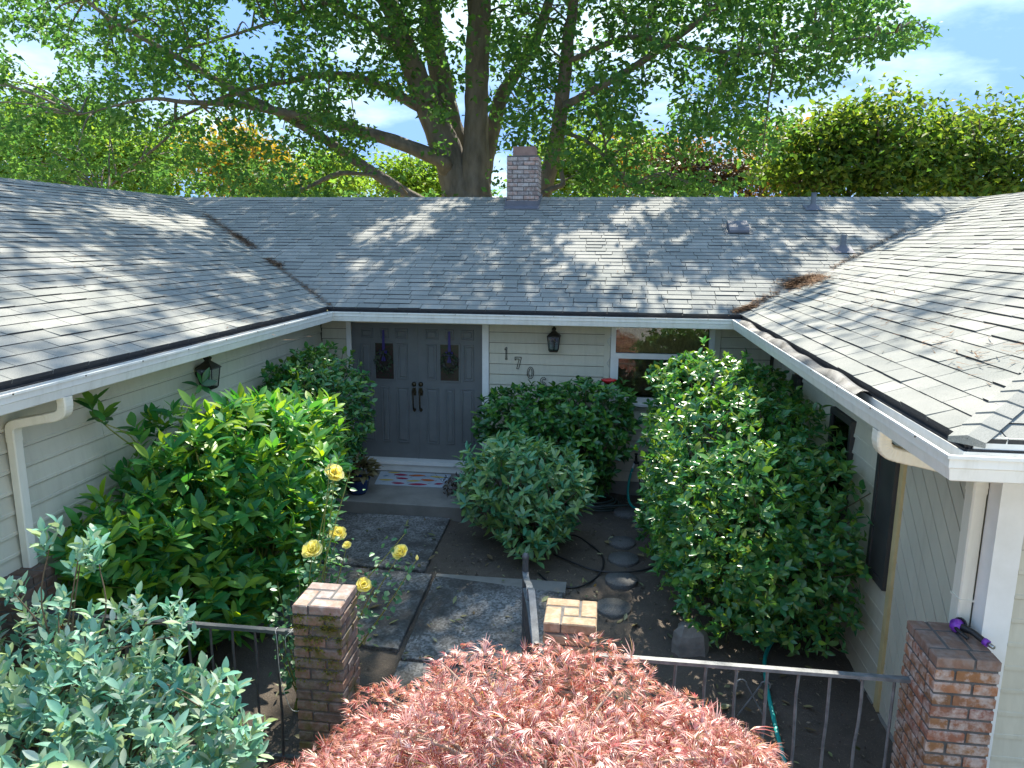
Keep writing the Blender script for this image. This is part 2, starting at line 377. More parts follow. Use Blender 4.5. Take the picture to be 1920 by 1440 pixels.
def thing(name, label, cat, loc, group=None):
    o = bpy.data.objects.new(name, None)
    o.empty_display_size = 0.1
    COL.objects.link(o)
    o.location = loc
    WL[o] = Vector(loc)
    return tag(o, label, cat, group)


def wl_of(p):
    return WL.get(p, Vector((0, 0, 0)))


def link(name, me, parent=None, kind=None):
    """link a mesh whose vertices are world coordinates"""
    o = bpy.data.objects.new(name, me)
    COL.objects.link(o)
    if parent is not None:
        o.parent = parent
        o.location = -wl_of(parent)
    if kind: o['kind'] = kind
    return o


def place(name, me, mtx, parent=None):
    """link a shared mesh placed by a world matrix (parents other than things sit at the world origin)"""
    o = bpy.data.objects.new(name, me)
    COL.objects.link(o)
    if parent is not None:
        o.parent = parent
        mtx = Matrix.Translation(-wl_of(parent)) @ mtx
    o.matrix_local = mtx
    return o


def np_mesh(name, V, F, mats, smooth=False, midx=None):
    """V (n,3), F (m,k) with one k"""
    me = bpy.data.meshes.new(name)
    V = np.ascontiguousarray(V, dtype=np.float32); F = np.ascontiguousarray(F, dtype=np.int32)
    m, k = F.shape
    me.vertices.add(len(V)); me.vertices.foreach_set('co', V.ravel())
    me.loops.add(m * k); me.loops.foreach_set('vertex_index', F.ravel())
    me.polygons.add(m); me.polygons.foreach_set('loop_start', np.arange(0, m * k, k, dtype=np.int32))
    if midx is not None: me.polygons.foreach_set('material_index', np.ascontiguousarray(midx, dtype=np.int32))
    me.polygons.foreach_set('use_smooth', np.full(m, smooth, dtype=bool))
    for x in (mats if isinstance(mats, (list, tuple)) else [mats]): me.materials.append(x)
    me.update(calc_edges=True)
    return me


class MB:
    """collects simple shapes and builds them as one mesh"""
    def __init__(s): s.v, s.f, s.m, s.sm = [], [], [], []

    def add(s, vs, fs, mi=0, smooth=False):
        b = len(s.v); s.v += [tuple(map(float, p)) for p in vs]
        for f in fs: s.f.append([b + i for i in f]); s.m.append(mi); s.sm.append(smooth)
        return s

    def box(s, a, b, mi=0):
        x0, y0, z0 = a; x1, y1, z1 = b
        return s.add([(x0, y0, z0), (x1, y0, z0), (x1, y1, z0), (x0, y1, z0), (x0, y0, z1), (x1, y0, z1), (x1, y1, z1), (x0, y1, z1)],
                     [(0, 3, 2, 1), (4, 5, 6, 7), (0, 1, 5, 4), (1, 2, 6, 5), (2, 3, 7, 6), (3, 0, 4, 7)], mi)

    def prism(s, poly, off, mi=0):
        """polygon (3D points) extruded by a vector"""
        n = len(poly); o = np.array(off)
        vs = [np.array(p) for p in poly] + [np.array(p) + o for p in poly]
        fs = [tuple(range(n - 1, -1, -1)), tuple(range(n, 2 * n))] + [(i, (i + 1) % n, n + (i + 1) % n, n + i) for i in range(n)]
        return s.add(vs, fs, mi)

    def tube(s, pts, r, k=8, mi=0, caps=True, smooth=True):
        P = [np.array(p, float) for p in pts]; n = len(P)
        rs = r if isinstance(r, (list, tuple, np.ndarray)) else [r] * n
        vs, fs = [], []
        ref = None
        for i in range(n):
            t = P[min(i + 1, n - 1)] - P[max(i - 1, 0)]
            t = t / (np.linalg.norm(t) + 1e-9)
            if ref is None:
                ref = np.cross(t, (0, 0, 1.0))
                if np.linalg.norm(ref) < 0.1: ref = np.cross(t, (1.0, 0, 0))
            ref = ref - t * (ref @ t); ref /= np.linalg.norm(ref) + 1e-9
            b = np.cross(t, ref)
            for j in range(k):
                a = 2 * math.pi * j / k
                vs.append(P[i] + rs[i] * (math.cos(a) * ref + math.sin(a) * b))
        for i in range(n - 1):
            for j in range(k):
                fs.append((i * k + j, i * k + (j + 1) % k, (i + 1) * k + (j + 1) % k, (i + 1) * k + j))
        s.add(vs, fs, mi, smooth)
        if caps:
            b0 = len(s.v) - n * k
            s.f.append([b0 + j for j in range(k - 1, -1, -1)]); s.m.append(mi); s.sm.append(False)
            s.f.append([b0 + (n - 1) * k + j for j in range(k)]); s.m.append(mi); s.sm.append(False)
        return s

    def lathe(s, c, prof, k=16, mi=0, smooth=True):
        vs, fs = [], []
        for (r, z) in prof:
            for j in range(k):
                a = 2 * math.pi * j / k
                vs.append((c[0] + r * math.cos(a), c[1] + r * math.sin(a), c[2] + z))
        for i in range(len(prof) - 1):
            for j in range(k):
                fs.append((i * k + j, i * k + (j + 1) % k, (i + 1) * k + (j + 1) % k, (i + 1) * k + j))
        return s.add(vs, fs, mi, smooth)

    def mesh(s, name, mats):
        me = bpy.data.meshes.new(name)
        me.from_pydata(s.v, [], s.f)
        for x in (mats if isinstance(mats, (list, tuple)) else [mats]): me.materials.append(x)
        me.polygons.foreach_set('material_index', s.m)
        me.polygons.foreach_set('use_smooth', s.sm)
        me.update()
        return me

    def build(s, name, mats, parent=None, kind=None):
        return link(name, s.mesh(name, mats), parent, kind)


def smooth_path(pts, n=8):
    P = [np.array(p, float) for p in pts]
    P = [2 * P[0] - P[1]] + P + [2 * P[-1] - P[-2]]
    out = []
    for i in range(1, len(P) - 2):
        for j in range(n):
            t = j / n
            a, b, c, d = P[i - 1:i + 3]
            out.append(0.5 * (2 * b + (c - a) * t + (2 * a - 5 * b + 4 * c - d) * t * t + (3 * b - a - 3 * c + d) * t ** 3))
    out.append(P[-2])
    return out


_chamfer = {}


def chamfer_box(dx, dy, dz, m, c=0.0055):
    """a block centred on the origin with its edges broken; shared between alike blocks"""
    key = (round(dx, 3), round(dy, 3), round(dz, 3), m.name)
    if key in _chamfer: return _chamfer[key]
    hx, hy, hz = dx / 2, dy / 2, dz / 2
    b = MB()
    def ring(ix, iy, z): return [(-hx + ix, -hy + iy, z), (hx - ix, -hy + iy, z), (hx - ix, hy - iy, z), (-hx + ix, hy - iy, z)]
    vs = ring(c, c, -hz) + ring(0, 0, -hz + c) + ring(0, 0, hz - c) + ring(c, c, hz)
    fs = [(3, 2, 1, 0), (12, 13, 14, 15)]
    for k in range(3):
        for j in range(4):
            fs.append((k * 4 + j, k * 4 + (j + 1) % 4, k * 4 + 4 + (j + 1) % 4, k * 4 + 4 + j))
    b.add(vs, fs)
    _chamfer[key] = b.mesh('block', m)
    return _chamfer[key]


# ------------------------------------------------------------------ ground
def gz(x, y):
    """level of the bare soil in the courtyard"""
    yy = min(max(y, -8), 0.6)
    return -2.455 + 0.036 * min(yy + 0.7, 0) - 0.012 * max(x - 2.5, 0) * (1 if y > -6 else 1)


b = MB()
b.add([(-400, -400, -2.95), (400, -400, -2.95), (400, 900, -2.95), (-400, 900, -2.95)], [(0, 1, 2, 3)])
tag(b.build('ground', M['lawn']), kind='structure')
nx, ny = 92, 118
xs = np.linspace(-0.9, 6.1, nx); ys = np.linspace(-8.2, 0.75, ny)
X, Y = np.meshgrid(xs, ys)
Z = np.array([[gz(x, y) for x in xs] for y in ys])
Z += 0.012 * np.sin(X * 3.1 + Y * 1.7) * np.sin(Y * 2.3 - X) + NR.normal(0, 0.008, X.shape)
V = np.stack([X, Y, Z], -1).reshape(-1, 3)
I = np.arange(nx * ny).reshape(ny, nx)
F = np.stack([I[:-1, :-1], I[:-1, 1:], I[1:, 1:], I[1:, :-1]], -1).reshape(-1, 4)
o = link('soil_bed', np_mesh('soil_bed', V, F, M['soil'], True)); tag(o, kind='structure')
b = MB(); b.box((-40, -60, -2.9), (60, -8.25, -2.72)); tag(b.build('front_lawn', M['lawn']), kind='structure')

b = MB(); b.box((3.6, -40, -2.7), (16, -8.6, -2.70 + 0.03)); tag(b.build('driveway', M['drive']), kind='structure')  # unseen; added for the warm bounce onto the right wing's front wall
# paving slabs of the path
path = bpy.data.objects.new('path', None); COL.objects.link(path); path['kind'] = 'structure'; WL[path] = Vector((0, 0, 0))
def slab(poly, name='paving_slab', m='agg', th=0.09):
    vs = [(x, y, gz(1, y) + 0.035) for x, y in poly]
    c = np.mean(poly, axis=0)
    ins = [(x + (c[0] - x) * 0.008, y + (c[1] - y) * 0.008) for x, y in poly]
    top = [(x, y, gz(1, y) + 0.041) for x, y in ins]
    bot = [(x, y, z - th) for x, y, z in vs]
    n = len(poly)
    b = MB()
    b.add(bot + vs + top, [tuple(range(2 * n, 3 * n))] + [(k * n + i, k * n + (i + 1) % n, k * n + n + (i + 1) % n, k * n + n + i) for k in (0, 1) for i in range(n)])
    b.build(name, M[m], path)
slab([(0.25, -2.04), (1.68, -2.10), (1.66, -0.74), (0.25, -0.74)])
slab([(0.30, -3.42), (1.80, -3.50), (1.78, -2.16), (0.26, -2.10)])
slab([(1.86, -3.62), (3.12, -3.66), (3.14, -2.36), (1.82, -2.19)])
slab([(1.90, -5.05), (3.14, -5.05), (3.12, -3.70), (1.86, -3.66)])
b = MB(); b.box((1.82, -2.36, -2.56), (3.16, -2.13, gz(1, -2.2) + 0.034)); b.build('paving_slab', M['conc'], path)

stones = [(1175, 960, 0.165), (1212, 984, 0.16), (1166, 1015, 0.155), (1169, 1046, 0.165), (1165, 1085, 0.165), (1150, 1137, 0.17)]
lab = ['round stepping stone nearest the wall faucet', 'round stepping stone half under the big camellia edge', 'round stepping stone lying third from the house wall',
       'round stepping stone just behind the crossing black hose', 'round stepping stone just in front of the crossing black hose', 'round stepping stone farthest from the wall, beside the tan brick pillar']
for (px, py, r), lb in zip(stones, lab):
    z = -2.5
    for _ in range(4):
        d = ray(px, py); t = (z - CAM[2]) / d[2]; p = CAM + d * t; z = gz(p[0], p[1]) + 0.025
    b = MB()
    prof = [(r * 0.98, -0.06), (r, -0.01), (r * 0.985, 0.003), (0.001, 0.006)]
    b.lathe((p[0], p[1], z), prof, 22)
    tag(b.build('stepping_stone', M['stepstone']), lb, 'stepping stone', 'round stepping stones across the bare soil')

b = MB()
P = np.array([4.26, -3.12, gz(4.26, -3.1)])
ring = []
hs = [(-0.08, 1.0), (0.1, 1.02), (0.19, 0.86), (0.25, 0.55)]
k = 9
for h, s in hs:
    for j in range(k):
        a = 2 * math.pi * j / k
        rr = s * 0.72 * (0.19 + 0.05 * math.sin(j * 2.4 + 1) + RND.uniform(-0.02, 0.02))
        ring.append((P[0] + rr * math.cos(a) * 1.05, P[1] + rr * math.sin(a) * 0.8, P[2] + h + RND.uniform(-0.02, 0.02)))
b.add(ring, [(i * k + j, i * k + (j + 1) % k, (i + 1) * k + (j + 1) % k, (i + 1) * k + j) for i in range(3) for j in range(k)] + [tuple(3 * k + j for j in range(k))])
tag(b.build('rock', M['stone']), 'angular grey rock standing on the bare soil before the big camellia', 'rock')

# ------------------------------------------------------------------ the house
HX = 4.971          # eave width between the wings
RUN, RISE = 4.693, 1.681
E0, Z0 = 0.125, 0.042
PIT = (RISE - Z0) / (RUN - E0)
SL = math.hypot(1, PIT)
house = thing('ranch_house', 'single storey cream sided house with grey shingle roof around a courtyard', 'house', (2.5, 0.6, -2.5))
YF = -5.73 + E0     # front eave of the right wing

# roof planes: origin, direction along the eave, direction up the slope (unit), polygon in (u, v)
def plane(o, ud, up_h):
    up_h = np.array(up_h, float)
    vd = (up_h + np.array([0, 0, PIT])) / SL
    ud = np.array(ud, float)
    return np.array(o, float), ud, vd, np.cross(ud, vd)
LEN = (RUN - E0) * SL
main_pl = plane((0, E0, Z0), (1, 0, 0), (0, 1, 0))
main_poly = [(-E0, 0), (HX + E0, 0), (HX + RUN, LEN), (-RUN, LEN)]
left_pl = plane((-E0, 0, Z0), (0, 1, 0), (-1, 0, 0))
left_poly = [(-7.5, 0), (E0, 0), (RUN, LEN), (-7.5, LEN)]
right_pl = plane((HX + E0, 0, Z0), (0, -1, 0), (1, 0, 0))
right_poly = [(-E0, 0), (-YF, 0), (-YF - (RUN - E0), LEN), (-RUN, LEN)]
front_pl = plane((HX, YF, Z0), (1, 0, 0), (0, 1, 0))
front_poly = [(E0, 0), (E0 + 8, 0), (E0 + 8, LEN), (E0 + (RUN - E0), LEN)]


def clip(poly, reg):
    out = poly
    n = len(reg)
    for i in range(n):
        a, c = reg[i], reg[(i + 1) % n]
        ex, ey = c[0] - a[0], c[1] - a[1]
        res = []
        for j in range(len(out)):
            p, q = out[j], out[(j + 1) % len(out)]
            dp = ex * (p[1] - a[1]) - ey * (p[0] - a[0]); dq = ex * (q[1] - a[1]) - ey * (q[0] - a[0])
            if dp >= 0: res.append(p)
            if (dp >= 0) != (dq >= 0):
                t = dp / (dp - dq); res.append((p[0] + t * (q[0] - p[0]), p[1] + t * (q[1] - p[1])))
        out = res
        if len(out) < 3: return []
    return out


def ccw(poly):
    a = sum(poly[i][0] * poly[(i + 1) % len(poly)][1] - poly[(i + 1) % len(poly)][0] * poly[i][1] for i in range(len(poly)))
    return poly if a > 0 else poly[::-1]


EXP = 0.1415
all_tabs = []
def tab_faces(b, top, base, rn):
    n = len(top)
    vd = {'main': main_pl, 'left': left_pl, 'right': right_pl, 'front': front_pl}[rn][2]
    b.add(top, [tuple(range(n))])
    for j in range(n):
        e = top[(j + 1) % n] - top[j]
        butt = abs(e @ vd) < 0.35 * np.linalg.norm(e)
        b.add([top[j], base[j], base[(j + 1) % n], top[(j + 1) % n]], [(0, 1, 2, 3)], 1 if butt else 0)
roofs = {}
for rn, pl, poly in (('main', main_pl, main_poly), ('left', left_pl, left_poly), ('right', right_pl, right_poly), ('front', front_pl, front_poly)):
    O, U, Vd, N = pl
    if N[2] < 0: N = -N
    poly = ccw(poly)
    # deck under the shingles
    deck = MB()
    d = [O + U * u + Vd * v - N * 0.02 for u, v in poly]
    deck.prism(d, -N * 0.03)
    rp = deck.build('roof_slope', M['tar'], house)
    roofs[rn] = rp
    u0 = min(p[0] for p in poly) - 0.3; u1 = max(p[0] for p in poly) + 0.3
    course = 0
    while course * EXP < LEN:
        v0 = course * EXP
        u = u0 - RND.uniform(0, 0.3)
        wob = RND.uniform(-0.004, 0.004)
        while u < u1:
            w = RND.choice((0.20, 0.25, 0.30, 0.30, 0.34, 0.38))
            rect = [(u + 0.0036, v0 + wob - (0.012 if course == 0 else 0)), (u + w - 0.0036, v0 + wob + RND.uniform(-0.003, 0.003)), (u + w - 0.0036, min(v0 + EXP + 0.03, LEN)), (u + 0.0036, min(v0 + EXP + 0.03, LEN))]
            pc = clip(rect, poly)
            if course == 0 and pc == []: pc = []
            if len(pc) >= 3:
                th = RND.choice((0.006, 0.008, 0.009, 0.014))
                tilt = lambda v: max(0.0, th * (1 - (v - v0) / (EXP + 0.03))) + 0.001
                top = [O + U * a + Vd * c + N * tilt(c) for a, c in pc]
                base = [O + U * a + Vd * c - N * 0.019 for a, c in pc]
                cen = np.mean(top, axis=0)
                X1, Y1, Zd = project(np.array([cen]))
                size = 0.0
                if Zd[0] > 0.5 and -40 < X1[0] < 1960 and -40 < Y1[0] < 1480:
                    vdir = CAM - cen; dist = np.linalg.norm(vdir)
                    size = w * EXP * abs(vdir @ N) / dist ** 3
                    if rn == 'front' : size *= 0.6
                all_tabs.append((size, rn, top, base))
            u += w
        course += 1
all_tabs.sort(key=lambda t: -t[0])
for i, (s, rn, top, base) in enumerate(all_tabs[:300]):
    b = MB(); n = len(top)
    tab_faces(b, top, base, rn)
    b.build('shingle', [M['shingle'], M['cutedge']], roofs[rn])
for rn in roofs:
    b = MB()
    for s, r2, top, base in all_tabs[300:]:
        if r2 != rn: continue
        n = len(top)
        tab_faces(b, top, base, rn)
    b.build('shingle_courses', [M['shingle'], M['cutedge']], roofs[rn], 'stuff')

# ridge caps, hip caps
def cap(p0, p1, side_a, side_b, parent):
    p0, p1, sa, sb = map(np.array, (p0, p1, side_a, side_b))
    b = MB()
    u = np.array((0, 0, 0.012)); t = np.array((0, 0, 0.004))
    vs = [p0 + sa + u, p0 + np.array((0, 0, 0.022)), p0 + sb + u, p1 + sa + t, p1 + np.array((0, 0, 0.012)), p1 + sb + t,
          p0 + sa - u, p0 + sb - u]
    b.add(vs, [(0, 1, 4, 3), (1, 2, 5, 4), (0, 6, 7, 2, 1)])
    b.build('ridge_cap', M['shingle'], parent)
x = -RUN
sa = np.array((0, -0.14, -0.14 * PIT)); sb = np.array((0, 0.14, -0.14 * PIT))
while x < HX + RUN:
    cap((x, RUN, RISE), (x + 0.17, RUN, RISE), sa, sb, roofs['main'])
    x += 0.145
y = -7.2
while y < RUN - 0.1:
    cap((-RUN, y, RISE), (-RUN, y + 0.17, RISE), (0.14, 0, -0.14 * PIT), (-0.14, 0, -0.14 * PIT), roofs['left'])
    y += 0.145
hd = np.array((1, 1, PIT)) / math.sqrt(2 + PIT * PIT)
q = np.array((HX + E0, YF, Z0))
s = 0.0
while s < 6.3:
    cap(q + hd * s, q + hd * (s + 0.17), (-0.055, 0.055, -0.01), (0.055, -0.055, -0.01), roofs['right'])
    s += 0.145
# back slopes so the roof is whole from behind
b = MB()
b.prism([(-RUN - 3, RUN + 0.01, RISE - 0.03), (HX + RUN + 3, RUN + 0.01, RISE - 0.03), (HX + RUN + 3, RUN * 2, 0), (-RUN - 3, RUN * 2, 0)], (0, 0, -0.05))
b.build('roof_slope', M['shingle'], house)
b = MB()
b.prism([(-RUN - 0.01, RUN, RISE - 0.03), (-RUN - 0.01, -7.4, RISE - 0.03), (-RUN * 2, -7.4, 0), (-RUN * 2, RUN, 0)], (0, 0, -0.05))
b.build('roof_slope', M['shingle'], house)

# needles and twigs lying in the valleys
def needles(name, spots, n, parent, size=0.05, m='debris'):
    b = MB()
    for _ in range(n):
        (px0, py0, px1, py1, wd) = RND.choice(spots)
        t = RND.random()
        px_, py_ = px0 + (px1 - px0) * t + RND.gauss(0, wd), py0 + (py1 - py0) * t + RND.gauss(0, wd * 0.4)
        d = ray(px_, py_)
        best = None
        for pl in (main_pl, left_pl, right_pl):
            O, U, Vd, N = pl
            den = d @ N
            if abs(den) < 1e-6: continue
            tt = ((O - CAM) @ N) / den
            p = CAM + d * tt
            if tt < 0: continue
            zz = max(Z0 + PIT * (p[1] - E0), Z0 + PIT * (-p[0] - E0), Z0 + PIT * (p[0] - HX - E0))
            if abs(p[2] - zz) < 0.01 and (best is None or tt < best[0]): best = (tt, p)
        if best is None: continue
        p = best[1] + np.array((0, 0, 0.012 + abs(RND.gauss(0, 0.012))))
        a = RND.uniform(0, 6.28); L = size * RND.uniform(0.5, 1.4)
        dv = np.array((math.cos(a), math.sin(a), RND.uniform(-0.2, 0.3))) * L
        sv = np.array((-math.sin(a), math.cos(a), 0.2)) * size * 0.09
        b.add([p - dv - sv, p + dv, p - dv + sv], [(0, 1, 2)])
    return b.build(name, M[m], parent, 'stuff')
needles('pine_needles', [(1470, 535, 1545, 520, 14), (1480, 540, 1520, 528, 10), (1500, 528, 1540, 522, 8)], 2600, roofs['main'])
needles('pine_needles', [(384, 402, 430, 435, 4), (430, 435, 480, 468, 5), (500, 487, 525, 500, 5), (440, 440, 470, 462, 4), (520, 500, 620, 575, 2), (1390, 582, 1460, 548, 4), (1560, 505, 1700, 430, 3), (1375, 588, 1420, 575, 5)], 2200, roofs['main'])
needles('roof_litter', [(100, 420, 600, 560, 60), (700, 420, 1300, 560, 80), (1500, 480, 1900, 700, 60), (150, 480, 500, 600, 60)], 900, roofs['main'], 0.05)

# soffit, gutters
ZS = -0.135
b = MB(); b.box((0.1, 0.1, ZS), (HX - 0.1, 0.62, ZS + 0.03)); b.build('soffit', M['soffit'], house)
b = MB(); b.box((-0.5, -7.4, ZS + 0.001), (-0.1, 0.62, ZS + 0.031)); b.build('soffit', M['soffit'], house)
b = MB(); b.box((HX + 0.1, -5.6, ZS + 0.001), (5.65, 0.62, ZS + 0.031)); b.build('soffit', M['soffit'], house)
b = MB(); b.box((HX + 0.11, -5.6, ZS + 0.002), (13, -4.9, ZS + 0.032)); b.build('soffit', M['soffit'], house)
# K-style gutter profile: distance inwards from the outer lip, height
GP = [(0.0, 0.0), (0.0, -0.016), (0.012, -0.02), (0.012, -0.058), (0.020, -0.064), (0.020, -0.068), (0.030, -0.120), (0.040, -0.126), (0.118, -0.126), (0.118, -0.01),
      (0.114, -0.01), (0.114, -0.115), (0.042, -0.115), (0.022, -0.06), (0.016, -0.01), (0.016, 0.0)]
def gutter(p0, p1, inward, m0, m1):
    """m0, m1: mitre slope at each end (how far the inner edge runs past the outer one)"""
    p0, p1, iw = map(lambda v: np.array(v, float), (p0, p1, inward))
    d = (p1 - p0) / np.linalg.norm(p1 - p0)
    b = MB(); n = len(GP)
    vs = [p0 + iw * a + np.array((0, 0, z)) - d * a * m0 for a, z in GP] + [p1 + iw * a + np.array((0, 0, z)) + d * a * m1 for a, z in GP]
    b.add(vs, [(i, (i + 1) % n, n + (i + 1) % n, n + i) for i in range(n)])
    # dirt lying in the trough
    db = MB()
    a0, a1, zz = 0.044, 0.112, -0.10
    db.add([p0 - d * a0 * m0 + iw * a0 + np.array((0, 0, zz)), p1 + d * a0 * m1 + iw * a0 + np.array((0, 0, zz)), p1 + d * a1 * m1 + iw * a1 + np.array((0, 0, zz)), p0 - d * a1 * m0 + iw * a1 + np.array((0, 0, zz))], [(0, 1, 2, 3)])
    g = b.build('gutter', M['gutter'], house)
    db.build('gutter_dirt', M['tar'], g)
    # hanger screws
    L = np.linalg.norm(p1 - p0); s_ = 0.35
    while s_ < L - 0.1:
        c = p0 + d * s_
        sb = MB(); sb.tube([c + np.array((0, 0, -0.008)) + iw * 0.002, c + np.array((0, 0, -0.008)) - iw * 0.004], 0.005, 6)
        sb.build('gutter_screw', M['bronze'], g)
        s_ += 0.62
    # dark drip edge and fascia behind
    q0 = p0 - d * 0.13 * m0; q1 = p1 + d * 0.13 * m1
    fb = MB(); fb.prism([q0 + iw * 0.122 + np.array((0, 0, -0.13)), q1 + iw * 0.122 + np.array((0, 0, -0.13)), q1 + iw * 0.122 + np.array((0, 0, 0.0)), q0 + iw * 0.122 + np.array((0, 0, 0.0))], iw * 0.02)
    fb.build('fascia', M['tar'], house)
    return g
gutter((0, 0, 0), (HX, 0, 0), (0, 1, 0), 1, 1)
gutter((0, -7.4, 0), (0, 0, 0), (-1, 0, 0), 0, 1)
gr_ = gutter((HX, -5.73, 0), (HX, 0, 0), (1, 0, 0), -1, 1)
gutter((HX, -5.73, 0), (13, -5.73, 0), (0, 1, 0), -1, 0)
b = MB(); b.prism([(HX + 0.16, -5.60, -0.02), (13, -5.60, -0.02), (13, -5.60, 0.055), (HX + 0.16, -5.60, 0.055)], (0, 0.02, 0)); b.build('fascia_board', M['white'], house)
# crumpled gutter guard in the right gutter
vs, fs = [], []
n = 60
for i in range(n):
    yy = -0.35 - i * 0.082
    w1 = 0.02 * math.sin(i * 0.55) + 0.012 * math.sin(i * 1.3 + 1)
    lift = 0.03 + 0.03 * math.sin(i * 0.47) * math.sin(i * 0.19)
    for k, (a, h) in enumerate(((0.012, 0.004), (0.05, lift), (0.09, lift * 0.7 + 0.005), (0.112 + w1 * 0.3, 0.0))):
        vs.append((HX + a, yy, h))
for i in range(n - 1):
    if 49 < i < 59: continue
    for k in range(3): fs.append((i * 4 + k, i * 4 + k + 1, i * 4 + 5 + k, i * 4 + 4 + k))
b = MB(); b.add(vs, fs, 0, True); b.build('gutter_guard', M['guard'], gr_)

# walls: lap siding boards
BH = 0.143
def lap_board(p0, p1, out, z, h, parent, m='siding', tilt=0.016):
    """one board from p0 to p1 (x, y), bottom at z, standing out from the wall face"""
    p0, p1, out = map(lambda v: np.array((*v, 0.0)), (p0, p1, out))
    up = lambda k: np.array((0, 0, k))
    prof = [(0.0, 0.0), (tilt + 0.004, 0.0), (tilt + 0.003, 0.02), (tilt - 0.001, 0.026), (tilt - 0.001, 0.030), (0.004, h - 0.009), (0.0, h - 0.009)]
    b = MB()
    b.prism([p0 + out * a + up(z + k) for a, k in prof], p1 - p0)
    b.build('siding_board', M[m], parent)
def wall_core(a, c, parent=house):
    b = MB(); b.box(a, c); return b.build('wall', M['lapshade'], parent)
def courses(z0, z1, fn):
    z = z0
    while z < z1 - 0.01:
        fn(z, min(BH, z1 - z)); z += BH
YW = 0.6
ZB = -2.29
w_main = wall_core((-0.6, YW + 0.03, -2.75), (0, YW + 0.2, ZS)); w_m2 = wall_core((1.9, YW + 0.03, -2.75), (3.58, YW + 0.2, ZS))
w_m3 = wall_core((3.58, YW + 0.03, -2.75), (4.86, YW + 0.2, -1.13)); w_m4 = wall_core((4.86, YW + 0.03, -2.75), (5.8, YW + 0.2, ZS))
def off(): return RND.uniform(-0.002, 0.002)
courses(ZB, ZS - 0.003, lambda z, h: lap_board((-0.42, YW + 0.029), (-0.065, YW + 0.029), (0, -1), z, h, w_main))
courses(ZB, ZS - 0.003, lambda z, h: lap_board((1.925, YW + 0.029), (3.46, YW + 0.029), (0, -1), z, h, w_m2))
courses(ZB, -1.20, lambda z, h: lap_board((3.56, YW + 0.029), (4.90, YW + 0.029), (0, -1), z, h, w_m3))
courses(ZB, ZS - 0.003, lambda z, h: lap_board((4.95, YW + 0.029), (5.58, YW + 0.029), (0, -1), z, h, w_m4))
XL = -0.44
w_left = wall_core((XL - 0.25, -7.4, -2.75), (XL, 0.8, ZS))
def left_row(z, h):
    js = RND.choice((-1.2, -2.6, -3.9))
    lap_board((XL, 0.6), (XL, js + 0.002), (1, 0), z, h, w_left); lap_board((XL, js - 0.001), (XL, -7.4), (1, 0), z, h, w_left)
courses(-2.35, ZS - 0.003, left_row)
XR = 5.63
w_right = wall_core((XR, -4.95, -2.75), (XR + 0.25, 0.8, ZS))
w_front = wall_core((XR + 0.25, -4.95, -2.75), (13, -4.7, ZS))
courses(-2.58, ZS - 0.003, lambda z, h: lap_board((XR, -0.86), (XR, -3.66), (-1, 0), z, h, w_right))
courses(-2.58, ZS - 0.003, lambda z, h: lap_board((XR + 0.12, -4.95), (13, -4.95), (0, -1), z, h, w_front))
def diagonal(y0, y1, z0, z1):
    """boards running at 45 degrees between two battens (y0 > y1)"""
    reg = [(y1, z0), (y0, z0), (y0, z1), (y1, z1)]
    s = (z0 - y0) - 0.2
    st = BH * math.sqrt(2)
    while s < z1 - y1 + 0.2:
        g = 0.0085
        band = [(-20, -20 + s + g), (20, 20 + s + g), (20, 20 + s + st - g), (-20, -20 + s + st - g)]
        pc = clip(band, reg)
        if len(pc) >= 3:
            b = MB(); b.prism([(XR - 0.012, y, z) for y, z in pc], (0.013, 0, 0)); b.build('siding_board', M['siding'], w_right)
        s += st
diagonal(-3.735, -4.845, -2.58, ZS - 0.003)
diagonal(0.58, -0.50, -2.58, ZS - 0.003)
b = MB(); b.box((XR - 0.034, -3.735, -2.6), (XR, -3.67, ZS - 0.003)); b.build('corner_batten', M['trimyellow'], house)
b = MB(); b.box((XR - 0.02, -0.56, -2.6), (XR, -0.51, ZS - 0.003)); b.build('corner_batten', M['trimyellow'], house)
b = MB(); b.prism([(XR - 0.025, -4.85, -2.6), (XR - 0.025, -4.975, -2.6), (XR + 0.115, -4.975, -2.6), (XR + 0.115, -4.952, -2.6), (XR - 0.001, -4.952, -2.6), (XR - 0.001, -4.85, -2.6)], (0, 0, 2.6 + ZS - 0.003)); b.build('corner_post', M['white'], house)
b = MB(); b.box((XR - 0.03, -4.96, -2.95), (XR + 0.01, 0.62, -2.585)); b.build('foundation', M['found'], house)
b = MB(); b.box((-0.6, YW + 0.008, -2.8), (5.8, YW + 0.04, ZB - 0.004)); b.build('foundation', M['found'], house)
b = MB(); b.box((XL - 0.01, -7.4, -2.9), (XL + 0.012, 0.62, -2.354)); b.build('foundation', M['found'], house)
b = MB(); b.box((XR + 0.02, -4.97, -2.95), (13, -4.93, -2.585)); b.build('foundation', M['found'], house)

# shutters and side window
def shutter(y0, y1):
    b = MB(); b.box((XR - 0.05, y1, -1.63), (XR - 0.02, y0, -0.545))
    sh_ = b.build('shutter', M['shutter'], house)
    b = MB()
    for (ya, yb, za, zb) in ((y1 + 0.001, y0 - 0.001, -1.629, -1.57), (y1 + 0.001, y0 - 0.001, -0.60, -0.546), (y1 + 0.001, y1 + 0.05, -1.57, -0.60), (y0 - 0.05, y0 - 0.001, -1.57, -0.60)):
        b.box((XR - 0.062, ya, za), (XR - 0.0495, yb, zb))
    b.build('stile', M['shutter'], sh_)
shutter(-3.30, -3.665); shutter(-0.57, -0.84)
b = MB()
for z in (-1.60, -0.64): b.box((XR - 0.05, -2.62, z), (XR - 0.002, -2.02, z + 0.05))
for y in (-2.62, -2.07): b.box((XR - 0.048, y, -1.55), (XR - 0.002, y + 0.05, -0.64))
wf = b.build('window', M['shutter'], house)
